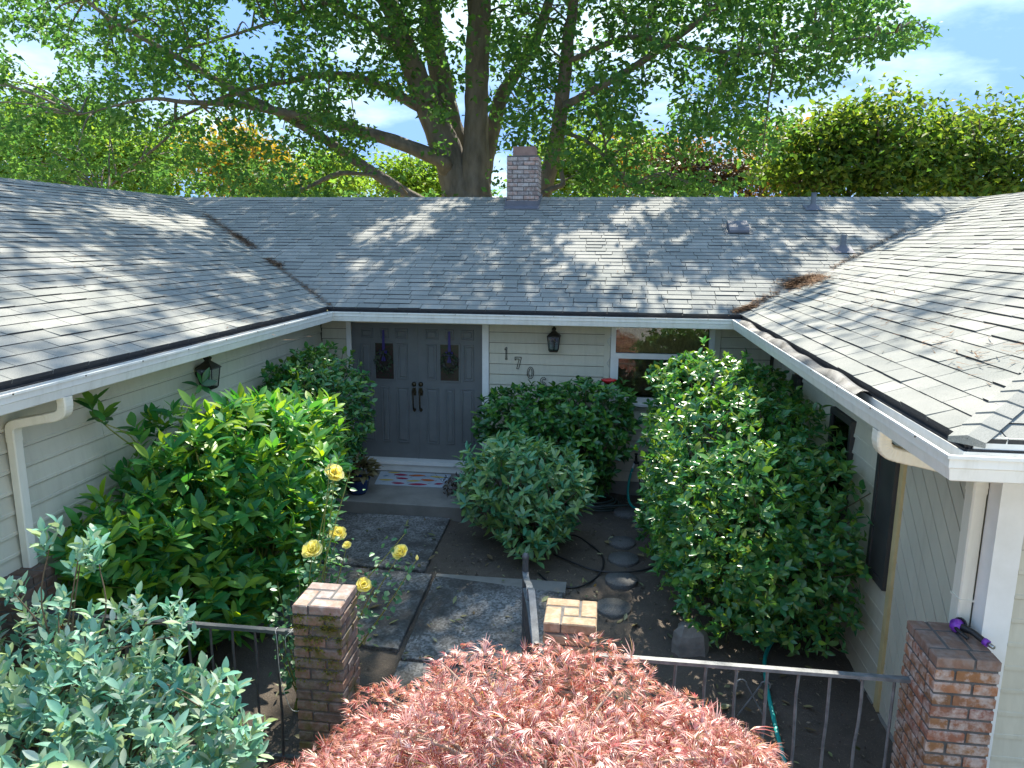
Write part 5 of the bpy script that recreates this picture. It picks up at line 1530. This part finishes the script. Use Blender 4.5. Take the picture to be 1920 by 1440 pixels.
# ------------------------------------------------------------------ small things
# hose nozzle on the right pillar
nz_ = thing('hose_nozzle', 'purple and black hose nozzle lying on the right pillar', 'nozzle', (5.50, -5.0, -1.262))
c = np.array((5.51, -4.90, -1.222))
ax = np.array((0.45, -0.9, 0.0)); ax /= np.linalg.norm(ax); sx = np.array((-ax[1], ax[0], 0))
b = MB(); b.tube([c - ax * 0.01 - sx * 0.03, c - sx * 0.03 + ax * 0.0, c + sx * 0.0, c + sx * 0.02], [0.02, 0.036, 0.036, 0.03], 14); b.build('spray_head', M['purple'], nz_)
b = MB(); b.tube([c + sx * 0.02, c + sx * 0.034], [0.040, 0.038], 14); b.build('dial', M['black'], nz_)
b = MB(); b.tube(smooth_path([c + ax * 0.02, c + ax * 0.09 + (0, 0, 0.006), c + ax * 0.17 + (0, 0, -0.01)], 5), [0.022] * 4 + [0.018] * 7, 10); b.build('grip', M['black'], nz_)
b = MB(); b.tube(smooth_path([c - sx * 0.03 + ax * 0.01, c - sx * 0.055 + ax * 0.06, c - sx * 0.05 + ax * 0.11 + (0, 0, -0.015)], 5), 0.010, 8); b.build('trigger', M['black'], nz_)
b = MB(); b.tube([c + ax * 0.165 + (0, 0, -0.008), c + ax * 0.19 + (0, 0, -0.012)], 0.021, 12); b.build('collar', M['purple'], nz_)
b = MB(); b.tube([c + ax * 0.19 + (0, 0, -0.012), c + ax * 0.225 + (0, 0, -0.016)], [0.014, 0.011], 10); b.build('coupling', M['steel'], nz_)

# hummingbird feeder under the eave
fd = thing('bird_feeder', 'red dish hummingbird feeder hanging from the eave by the window', 'bird feeder', (3.53, 0.05, -0.8))
b = MB(); b.lathe((3.53, 0.05, -0.80), [(0.001, -0.045), (0.04, -0.042), (0.075, -0.012), (0.098, 0.006), (0.10, 0.014), (0.06, 0.018), (0.02, 0.028), (0.001, 0.03)], 22); b.build('dish', M['redplastic'], fd)
b = MB()
for k in range(5):
    a = 6.2832 * k / 5; b.lathe((3.53 + 0.07 * math.cos(a), 0.05 + 0.07 * math.sin(a), -0.785), [(0.012, 0), (0.012, 0.006), (0.004, 0.008), (0.001, 0.008)], 8)
b.build('feeding_ports', M['redplastic'], fd, 'stuff')
b = MB(); b.tube([(3.53, 0.05, -0.78), (3.53, 0.05, -0.62)], 0.0015, 4); b.tube([(3.53, 0.05, -0.62), (3.53, 0.05, -0.13)], 0.0012, 4); b.build('hanging_wire', M['steel'], fd)
b = MB()
for (z0, sgn) in ((-0.63, 1), (-0.36, -1)):
    b.tube([(3.545, 0.05, z0 + 0.13), (3.50, 0.05, z0 + 0.05), (3.53, 0.05, z0)], 0.004, 4, smooth=False)
b.build('spinner', M['steel'], fd)

# faucet and hoses
fa = thing('wall_faucet', 'outdoor faucet low on the house wall under the window', 'faucet', (3.93, 0.6, -1.93))
b = MB(); b.tube([(3.93, 0.62, -1.93), (3.93, 0.53, -1.93), (3.93, 0.50, -1.97), (3.93, 0.50, -2.0)], 0.016, 8); b.build('spigot', M['bronze'], fa)
b = MB(); b.lathe((3.93, 0.535, -1.905), [(0.006, -0.01), (0.006, 0.02), (0.028, 0.022), (0.028, 0.03), (0.001, 0.032)], 10); b.build('tap_handle', M['black'], fa)
b = MB(); b.tube([(3.90, 0.50, -1.99), (3.97, 0.50, -1.99)], 0.02, 8); b.build('splitter', M['black'], fa)
def gpt(px, py, lift=0.015):
    z = -2.5
    for _ in range(5):
        d = ray(px, py); t = (z - CAM[2]) / d[2]; p = CAM + d * t; z = gz(p[0], p[1]) + lift
    return (p[0], p[1], z)
h = thing('garden_hose', 'teal garden hose running from the faucet under the camellia to the fence', 'hose', (3.9, 0.4, -2.45))
pts = [(3.905, 0.49, -2.0), (3.885, 0.47, -2.06), (3.85, 0.42, -2.18), (3.83, 0.30, -2.34), (3.87, 0.10, -2.44), (4.05, -0.12, gz(4.05, -0.12) + 0.014), (4.45, -0.5, gz(4.45, -0.5) + 0.014), (4.95, -1.4, gz(4.9, -1.4) + 0.014), (5.1, -2.4, gz(5.1, -2.4) + 0.014)]
pts += [gpt(1475, 1178), gpt(1450, 1200), gpt(1434, 1235), gpt(1437, 1280), gpt(1449, 1340), gpt(1462, 1395), gpt(1475, 1440), gpt(1500, 1500)]
b = MB(); b.tube(smooth_path(pts[1:], 8), 0.0165, 9); b.build('hose_tube', M['teal'], h)
b = MB(); b.tube([pts[0], pts[1], (3.868, 0.445, -2.12)], [0.014, 0.015, 0.013], 9); b.build('coupling', M['white'], h)
h = thing('soaker_hose', 'thin black hose looping over the soil between the stepping stones', 'hose', gpt(1100, 1050))
pts = [gpt(*q) for q in ((1040, 1010), (1075, 1003), (1105, 1020), (1128, 1040), (1131, 1062), (1115, 1085), (1085, 1100), (1050, 1100), (1030, 1092), (1010, 1075))]
b = MB(); b.tube(smooth_path(pts, 8), 0.010, 7)
pts = [gpt(*q, 0.024) for q in ((1040, 1040), (1075, 1055), (1110, 1068), (1150, 1073), (1200, 1070), (1240, 1058), (1290, 1040))]
b.tube(smooth_path(pts, 8), 0.010, 7); b.build('hose_tube', M['black'], h)
h = thing('coiled_hose', 'dark coiled hose lying at the house wall behind the rounded rhododendron', 'hose', (3.35, 0.15, -2.46))
b = MB()
for k in range(4):
    r0 = 0.34 - 0.03 * k
    b.tube([(3.35 + r0 * 1.15 * math.cos(a), 0.12 + r0 * 0.75 * math.sin(a), -2.46 + 0.028 * k + 0.008 * math.sin(3 * a + k)) for a in np.linspace(0, 6.283, 40)], 0.012, 6, caps=False)
b.tube(smooth_path([(3.0, 0.0, -2.40), (3.3, -0.22, -2.37), (3.6, -0.16, -2.37), (3.82, -0.10, -2.37)], 6), 0.012, 6); b.build('hose_tube', M['darkgreen'], h)
h = thing('drip_tube', 'black drip tube hanging from the faucet to the soil', 'hose', (3.95, 0.5, -2.3))
b = MB(); b.tube(smooth_path([(3.96, 0.49, -2.0), (3.975, 0.46, -2.1), (3.99, 0.47, -2.3), (4.0, 0.42, -2.45)], 6), 0.007, 6); b.build('hose_tube', M['black'], h)
# little scrolled plant support behind the right fence
h = thing('plant_support', 'small grey metal plant support with two curls behind the right fence', 'plant support', gpt(1408, 1345))
b = MB()
q = np.array(gpt(1408, 1345)); 
for sgn in (-1, 1):
    pts = [q + (sgn * -0.10, 0, 0.0), q + (0, 0, 0.18), q + (sgn * 0.05, 0, 0.27)] + [q + (sgn * (0.085 + 0.035 * math.cos(a)), 0, 0.27 + 0.035 * math.sin(a)) for a in np.linspace(3.1, -0.6, 8)]
    b.tube(smooth_path(pts, 4), 0.006, 6)
b.build('wire_frame', M['ironlight'], h)

# ------------------------------------------------------------------ trees
def tube_limb(pts, rad, name, parent, m='bark', k=10, cap=False):
    P = smooth_path(pts, 6)
    t = np.linspace(0, len(rad) - 1, len(P))
    rs = np.interp(t, range(len(rad)), rad) * (1 + 0.04 * np.sin(np.arange(len(P)) * 1.7))
    b = MB(); b.tube(P, list(rs), k, caps=cap); return b.build(name, M[m], parent)


oak = thing('oak_tree', 'huge many stemmed oak spreading over the roof behind the chimney', 'tree', (0.0, 13.0, -2.9))
YO = 13.0
SCALE = lambda Y: (Y - CAM[1]) / FPX       # metres per photograph pixel at depth Y
def L_(pxs, ws, Y0=YO, Y1=None, name='limb', upto=None):
    Y1 = Y1 or Y0
    n = len(pxs)
    pts = [at(x, y, Y0 + (Y1 - Y0) * i / (n - 1)) for i, (x, y) in enumerate(pxs)]
    rad = [w / 2 * SCALE(Y0 + (Y1 - Y0) * i / (n - 1)) for i, w in enumerate(ws)]
    if upto is not None:
        for e, r in upto: pts.append(np.array(e, float)); rad.append(r)
    tube_limb(pts, rad, name, oak)
    return pts
base = at(885, 375, YO)
b = MB()
trp = smooth_path([(base[0] - 0.05, YO, -3.0), (base[0], YO, -1.5), (base[0] - 0.02, YO, 0.8), (base[0] - 0.05, YO, 2.0), (base[0] - 0.08, YO, 3.0)], 5)
b.tube(trp, list(np.interp(np.linspace(0, 1, len(trp)), [0, .2, .55, .8, 1], [1.0, 0.75, 0.66, 0.66, 0.5])), 14); b.build('trunk', M['bark'], oak)
limbs = []
limbs.append(L_([(865, 372), (848, 310), (807, 208), (782, 146), (755, 78), (726, 0)], [70, 60, 48, 42, 38, 34], YO, YO - 0.6, upto=[((-4.6, 12, 10.5), 0.2), ((-5.5, 11.5, 13.5), 0.08)]))
limbs.append(L_([(872, 360), (856, 286), (838, 208), (827, 146), (812, 78), (806, 0)], [58, 50, 42, 40, 38, 34], YO + 0.3, YO + 0.8, upto=[((-2.4, 13.6, 11), 0.24), ((-2.2, 13, 15), 0.08)]))
limbs.append(L_([(888, 375), (891, 338), (893, 234), (894, 156), (896, 78), (898, 0)], [64, 56, 43, 42, 43, 42], YO - 0.2, YO - 0.5, upto=[((-0.6, 12.3, 11.5), 0.26), ((0.3, 12, 15.5), 0.08)]))
limbs.append(L_([(900, 345), (910, 300), (926, 234), (940, 182), (965, 140), (1000, 80), (1030, 0)], [40, 32, 28, 26, 22, 20, 17], YO + 0.4, YO + 1.5, upto=[((2.6, 15, 12), 0.12)]))
limbs.append(L_([(925, 395), (1005, 380), (1022, 345), (1034, 300), (1046, 247), (1054, 182), (1062, 117), (1067, 52), (1075, 0)], [45, 36, 31, 28, 27, 25, 22, 20, 18], YO - 0.2, YO - 1.4, upto=[((2.6, 10.6, 11.5), 0.14), ((3.4, 10, 14), 0.05)]))
limbs.append(L_([(835, 318), (825, 300), (740, 265), (670, 245), (600, 225), (545, 214), (450, 196), (350, 192), (275, 186), (150, 215)], [30, 28, 24, 22, 21, 18, 13, 9, 6, 3], YO - 0.4, YO - 3))
limbs.append(L_([(800, 385), (765, 365), (665, 300), (615, 265), (560, 232), (500, 200), (430, 165), (350, 118), (280, 78), (215, 40), (160, 0)], [26, 22, 19, 17, 16, 15, 14, 12, 10, 9, 8], YO - 0.6, YO - 2.6))
limbs.append(L_([(785, 200), (710, 160), (650, 142), (590, 142), (550, 150), (450, 172), (380, 200), (300, 240)], [20, 16, 14, 12, 10, 8, 6, 3], YO - 0.4, YO - 2))
limbs.append(L_([(752, 92), (690, 45), (640, 20), (560, -20)], [18, 13, 11, 8], YO - 0.6, YO - 1.5))
limbs.append(L_([(640, 0), (590, 12), (500, 45), (390, 80), (330, 95)], [8, 7, 6, 4, 2], YO - 1.5, YO - 2.5))
limbs.append(L_([(1056, 200), (1130, 160), (1200, 118), (1280, 62), (1350, 5), (1400, -40)], [14, 13, 12, 12, 10, 8], YO - 1.2, YO - 2.5))
limbs.append(L_([(720, 330), (640, 325), (590, 345), (540, 368)], [5, 9, 8, 5], YO - 1, YO - 1.6))
limbs.append(L_([(1010, 365), (1040, 352), (1055, 345), (1052, 320), (1050, 300)], [9, 10, 10, 8, 6], YO - 1, YO - 1))
limbs.append(L_([(1046, 245), (1100, 265), (1150, 310), (1175, 350)], [8, 7, 6, 4], YO - 1, YO - 2))
limbs.append(L_([(330, 192), (320, 250), (250, 310), (190, 365)], [6, 5, 5, 4], YO - 2, YO - 2))
limbs.append(L_([(1062, 117), (1180, 70), (1300, 90), (1420, 100), (1560, 80), (1680, 60)], [10, 9, 8, 6, 4, 2], YO - 1.2, YO - 3))

# crown: leaf clumps where the photograph shows them, plus an unseen upper crown shaped to dapple the roof
GAPS = [(70, 115, 42, 38, .95), (25, 75, 30, 30, .7), (150, 25, 40, 22, .6), (440, 25, 32, 30, .95), (480, 82, 48, 26, .9), (60, 150, 45, 15, .8), (325, 180, 22, 25, .6), (650, 110, 22, 40, .8), (590, 100, 25, 22, .5), (720, 215, 62, 32, .95),
        (770, 250, 45, 35, .9), (745, 285, 60, 28, .95), (700, 190, 40, 25, .7), (803, 133, 10, 18, .9), (852, 45, 20, 28, .95), (864, 215, 12, 70, .85), (1095, 55, 18, 34, .9), (1232, 215, 28, 48, .9), (1250, 170, 25, 30, .7), (1295, 70, 30, 20, .6),
        (1475, 187, 40, 14, .8), (1340, 262, 30, 14, .7), (288, 228, 22, 12, .7), (340, 345, 28, 22, .7), (680, 340, 60, 25, .75), (620, 320, 40, 25, .5), (1045, 335, 22, 28, .9), (1370, 310, 40, 22, .7), (560, 250, 30, 20, .5), (240, 150, 20, 14, .5), (520, 55, 30, 22, .6),
        (900, 0, 22, 400, .75), (1060, 150, 12, 150, .5), (780, 150, 25, 90, .45), (830, 130, 20, 120, .45), (885, 300, 40, 90, .95), (850, 330, 30, 50, .95), (1000, 300, 18, 70, .5), (770, 330, 40, 40, .8), (930, 260, 25, 60, .4), (980, 330, 50, 60, .8)]
RIGHT = [(-60, 1640), (0, 1690), (40, 1755), (70, 1770), (100, 1700), (130, 1610), (160, 1560), (200, 1500), (260, 1490), (330, 1430), (375, 1380)]
def dens(x, y):
    rb = np.interp(y, [r[0] for r in RIGHT], [r[1] for r in RIGHT])
    d = np.where(x < rb - 25, 1.0, np.where(x < rb, 0.5, 0.0))
    for cx, cy, rx, ry, s in GAPS:
        e = ((x - cx) / rx) ** 2 + ((y - cy) / ry) ** 2
        d = d * (1 - s * np.clip(1.5 - e, 0, 1))
    return d
n = 2050
cx = NR.uniform(-120, 1790, n * 3); cy = NR.uniform(-70, 378, n * 3)
keep = NR.random(n * 3) < dens(cx, cy) * np.where(cy > 250, 0.8, 1.0)
cx, cy = cx[keep][:n], cy[keep][:n]
cY = np.clip(12.0 + NR.normal(0, 2.3, len(cx)), 8.0, 17.5)
C1 = np.array([at(a, c, yy) for a, c, yy in zip(cx, cy, cY)])
# upper crown
m = 2600
d = rand_unit(m * 3); r = NR.random((m * 3, 1)) ** 0.4
C2 = np.array((0.8, 11.0, 7.0)) + d * r * (10.5, 7.5, 10.0)
X1, Y1, Z1 = project(C2)
C2 = C2[(C2[:, 2] > 4) & (Y1 < -45)][:m]


def shadow_hits(P):
    """where on the roofs or in the courtyard the sun shadow of each point falls, as photograph pixels"""
    best = np.full(len(P), np.inf); hit = np.zeros_like(P); which = np.zeros(len(P), int)
    for w, (O, U, Vd, N) in enumerate((main_pl, left_pl, right_pl)):
        t = ((P - O) @ N) / (SDIR @ N)
        H = P - SDIR * t[:, None]
        rel = H - O
        u, v = rel @ U, rel @ Vd
        poly = ccw((main_poly, left_poly, right_poly)[w])
        ok = (t > 0)
        for i in range(len(poly)):
            a, c = poly[i], poly[(i + 1) % len(poly)]
            ok &= (c[0] - a[0]) * (v - a[1]) - (c[1] - a[1]) * (u - a[0]) >= -0.05
        ok &= t < best
        best[ok] = t[ok]; hit[ok] = H[ok]; which[ok] = w + 1
    t = (P[:, 2] + 1.1) / SDIR[2]
    H = P - SDIR * t[:, None]
    ok = (which == 0) & (H[:, 1] < 0)
    hit[ok] = H[ok]; which[ok] = 4
    return hit, which


LIT = [(705, 437, 50, 18, -22), (790, 425, 28, 30, -35), (830, 386, 55, 10, -8), (670, 505, 22, 30, 0), (925, 495, 12, 8, 0), (875, 467, 9, 6, 0), (1212, 396, 80, 18, -15), (1120, 462, 78, 32, 5), (1155, 515, 42, 24, 0), (1055, 515, 20, 11, 0),
       (1285, 552, 75, 26, -8), (1395, 545, 62, 26, -10), (1530, 495, 52, 20, -15), (1600, 435, 62, 14, 10), (1570, 392, 36, 9, 0), (1780, 384, 90, 12, 0), (1280, 450, 18, 8, 0), (1435, 420, 18, 7, 0), (1000, 430, 20, 9, -20), (580, 400, 16, 6, 0), (460, 395, 14, 6, 0),
       (255, 408, 84, 14, 12), (365, 420, 42, 13, 18), (110, 486, 95, 11, 5), (150, 560, 130, 26, 4), (80, 590, 115, 50, 0), (370, 608, 75, 20, 5), (455, 518, 30, 8, 15), (290, 492, 32, 7, 10), (230, 520, 40, 10, 8)]
DARK = [(1720, 425, 120, 17, -25), (1810, 565, 160, 34, -14), (1560, 600, 120, 22, -8), (1700, 632, 110, 26, -5), (1500, 560, 70, 14, -20), (1890, 600, 60, 20, 0)]
def in_ell(x, y, E, grow=1.0):
    o = np.zeros(len(x), bool)
    for cx, cy, rx, ry, a in E:
        a = math.radians(a); u = (x - cx) * math.cos(a) + (y - cy) * math.sin(a); v = -(x - cx) * math.sin(a) + (y - cy) * math.cos(a)
        o |= (u / (rx * grow)) ** 2 + (v / (ry * grow)) ** 2 < 1
    return o
def wants_light(P, grow=1.0):
    hit, w = shadow_hits(P)
    X1, Y1, Z1 = project(hit)
    lit = np.zeros(len(P), bool)
    e = in_ell(X1, Y1, LIT, grow)
    lit |= (w == 1) & e
    lit |= (w == 2) & e
    lit |= (w == 3) & (~in_ell(X1, Y1, DARK, 1.0) | (e & (X1 > 1700)))
    yard = w == 4
    hx, hy = hit[:, 0], hit[:, 1]
    lit |= yard & (hx > 1.55) & (hy < -4.55)
    lit |= yard & (hy < -7.5)
    lit |= yard & (hx < 1.1) & (hx > -0.4) & (hy < -1.7) & (hy > -4.2) & (np.sin(hx * 9 + hy * 5) + np.sin(hy * 7 - hx * 4) > -1.1)
    lit |= yard & (hx > 3.9) & (hx < 5.5) & (hy < -0.9) & (hy > -3.4) & (np.sin(hx * 8 + hy * 4) + np.sin(hy * 6.5 - hx * 5) > -1.1)
    lit |= yard & (hx > 1.5) & (hx < 2.0) & (hy < -4.2)
    return lit
keep = ~wants_light(C2, 1.05) | (NR.random(len(C2)) < 0.02)  # thin the upper crown where its shadow would cover a sun patch
C2 = C2[keep]
def clump_leaves(C, per, spread, droop=0.15):
    n = len(C) * per
    P = np.repeat(C, per, 0)
    g = NR.normal(0, 1, (n, 3)) * (spread, spread, spread * 0.55)
    P = P + g
    T = NR.normal(0, 1, (n, 3)) * (1, 1, 0.5) + (0, 0, -0.35)
    N = NR.normal(0, 0.55, (n, 3)) + (0, 0, 1.0)
    return P, T, N
Pa, Ta, Na = clump_leaves(C1, 24, 0.26)
Pb, Tb, Nb = clump_leaves(C2, 24, 0.40)
P = np.concatenate([Pa, Pb]); T = np.concatenate([Ta, Tb]); N = np.concatenate([Na, Nb])
X1, Y1, Z1 = project(P)
ok = (NR.random(len(P)) < dens(X1, Y1) * 1.3 + 0.05) | (Y1 < -20)
ok &= ~(wants_light(P, 0.95) & (NR.random(len(P)) < 0.93))
ok &= P[:, 1] > 5.5
P, T, N = P[ok], T[ok], N[ok]
V, F = scatter(OAKT, P, T, N, NR.uniform(0.12, 0.25, len(P)))
link('crown', np_mesh('crown', V, F, M['L_oak'], False), oak)
print('oak leaves', len(P))
# twigs that carry the clumps
b = MB()
LP = np.array([p for l in limbs for p in smooth_path(l, 4)])
for c in C1[NR.choice(len(C1), 260, False)]:
    j = np.argmin(((LP - c) ** 2).sum(1)); q = LP[j]
    if np.linalg.norm(q - c) > 4.5: continue
    mx_, my_, mz_ = project(np.array([c, q * 0.5 + c * 0.5]))
    if dens(mx_, my_).min() < 0.55: continue
    b.tube(smooth_path([q, q * 0.5 + c * 0.5 + (0, 0, 0.25), c], 3), list(np.linspace(0.035, 0.008, 7)), 5, caps=False)
b.build('twig_network', M['bark'], oak, 'stuff')


def bg_tree(name, label, cat, px, Y, top, halfw, bottom, m, nleaf, size, clump=0.5, group='trees beyond the roof', stems_=1, seed=0):
    """a tree standing beyond the roof: crown filling the given photograph span at depth Y"""
    s = SCALE(Y)
    c = at(px, (top + bottom) / 2, Y)
    rx, rz = halfw * s, (bottom - top) / 2 * s
    base = np.array((c[0], Y, -2.95))
    t = thing(name, label, cat, tuple(base), group)
    for k in range(stems_):
        lean = (k - (stems_ - 1) / 2) * 0.5
        P_ = [base + (lean * 0.3, 0, 0), base * 0.5 + c * 0.5 + (lean, 0, -0.3), c + (lean * 2.2, 0, rz * 0.2)]
        tube_limb(P_, [0.16 / math.sqrt(stems_), 0.11, 0.04], 'trunk' if k == 0 else 'limb', t, k=8)
    b = MB()
    nb = 26
    lob = []
    for k in range(nb):
        d = rand_unit(1)[0]; r = NR.random() ** 0.35
        q = c + d * r * (rx, min(rx, 2.5), rz)
        lob.append(q)
        b.tube(smooth_path([c + (0, 0, -rz * 0.5), c * 0.4 + q * 0.6 + (0, 0, -0.1), q], 3), list(np.linspace(0.05, 0.012, 7)), 5, caps=False)
    b.build('branch_network', M['bark'], t, 'stuff')
    nc = nleaf // 55
    d = rand_unit(nc); r = NR.random((nc, 1)) ** 0.42
    wob = 1 + 0.2 * np.sin(d[:, 0:1] * 6 + seed) * np.cos(d[:, 2:3] * 5 + seed)
    C = c + d * r * wob * (rx, min(rx, 1.9), rz)
    P, T, N = clump_leaves(C, 55, clump)
    P = P[P[:, 2] > -2.5]; T = T[:len(P)]; N = N[:len(P)]
    V, F = scatter(OAKT, P, T, N, NR.uniform(0.7, 1.3, len(P)) * size)
    link('crown', np_mesh('crown', V, F, m, False), t)
    return t
bg_tree('maple_tree', 'rounded green maple beyond the roof, left of the two at the right edge', 'tree', 1650, 17, 182, 125, 400, M['L_maple'], 8000, 0.24, 0.40, stems_=3, seed=1)
bg_tree('maple_tree', 'broad yellow green maple at the far right edge beyond the roof', 'tree', 1840, 18, 205, 140, 400, M['L_maple'], 8000, 0.24, 0.40, stems_=2, seed=2)
bg_tree('maple_tree', 'lower dark green maple between the orange tree and rounded maple', 'tree', 1530, 16.5, 215, 90, 400, M['L_maple'], 5000, 0.22, 0.38, stems_=2, seed=3)
bg_tree('autumn_tree', 'thin branched orange autumn tree beyond the roof', 'tree', 1440, 21, 235, 85, 385, M['L_orange'], 2600, 0.22, 0.5, stems_=3, seed=4)
bg_tree('small_tree', 'small open dark leaved tree with forked stems beyond the roof', 'tree', 1375, 19, 290, 45, 375, M['L_brown'], 1100, 0.18, 0.4, stems_=3, seed=5)
bg_tree('smoke_bush', 'rounded dusky purple bush just above the ridge', 'bush', 1285, 18, 275, 62, 400, M['L_brown'], 5200, 0.17, 0.35, stems_=1, seed=6)
bg_tree('autumn_tree', 'orange tinged tree behind the dusky purple bush', 'tree', 1235, 24, 250, 90, 390, M['L_orange'], 2400, 0.24, 0.55, seed=7)
bg_tree('yellow_tree', 'bright yellow autumn tree beyond the left part of the roof', 'tree', 450, 24, 235, 90, 380, M['L_yellow'], 4600, 0.24, 0.5, seed=8)
bg_tree('ash_tree', 'light green tree seen between the oak trunk and its lowest limb', 'tree', 775, 26, 285, 70, 385, M['L_bright'], 4200, 0.24, 0.5, seed=9)
bg_tree('ash_tree', 'light green tree behind the lowest oak limb', 'tree', 610, 30, 290, 110, 385, M['L_bright'], 3600, 0.3, 0.6, seed=10)
bg_tree('ash_tree', 'tall light green tree at the left edge beyond the left wing', 'tree', 60, 26, 160, 170, 390, M['L_bright'], 8000, 0.28, 0.6, seed=11)
bg_tree('ash_tree', 'light green tree beyond the left wing beside the yellow tree', 'tree', 260, 28, 210, 150, 390, M['L_bright'], 6500, 0.3, 0.6, seed=12)
bg_tree('ash_tree', 'green tree seen under the oak branches right of the chimney', 'tree', 1110, 25, 230, 110, 390, M['L_bright'], 5200, 0.28, 0.6, seed=13)

# neighbour's house far behind, its chimney just over the ridge
nb = thing('neighbour_house', 'pale neighbouring house far behind the oak, just over the ridge', 'house', tuple(at(760, 420, 45)))
q = at(790, 372, 45)
b = MB(); b.box((q[0] - 6, 45, -3), (q[0] + 6, 53, q[2] - 0.4)); b.build('wall', M['neighbour'], nb)
b = MB(); b.prism([(q[0] - 6.5, 44.5, q[2] - 0.6), (q[0] - 6.5, 53.5, q[2] - 0.6), (q[0] - 6.5, 49, q[2] + 0.35)], (13, 0, 0)); rf = b.build('roof', M['neighbour'], nb)
b = MB(); w = at(761, 350, 48); b.box((w[0] - 0.3, 47.8, w[2] - 1.2), (w[0] + 0.3, 48.4, w[2])); b.build('chimney', M['brick_chim'], rf)
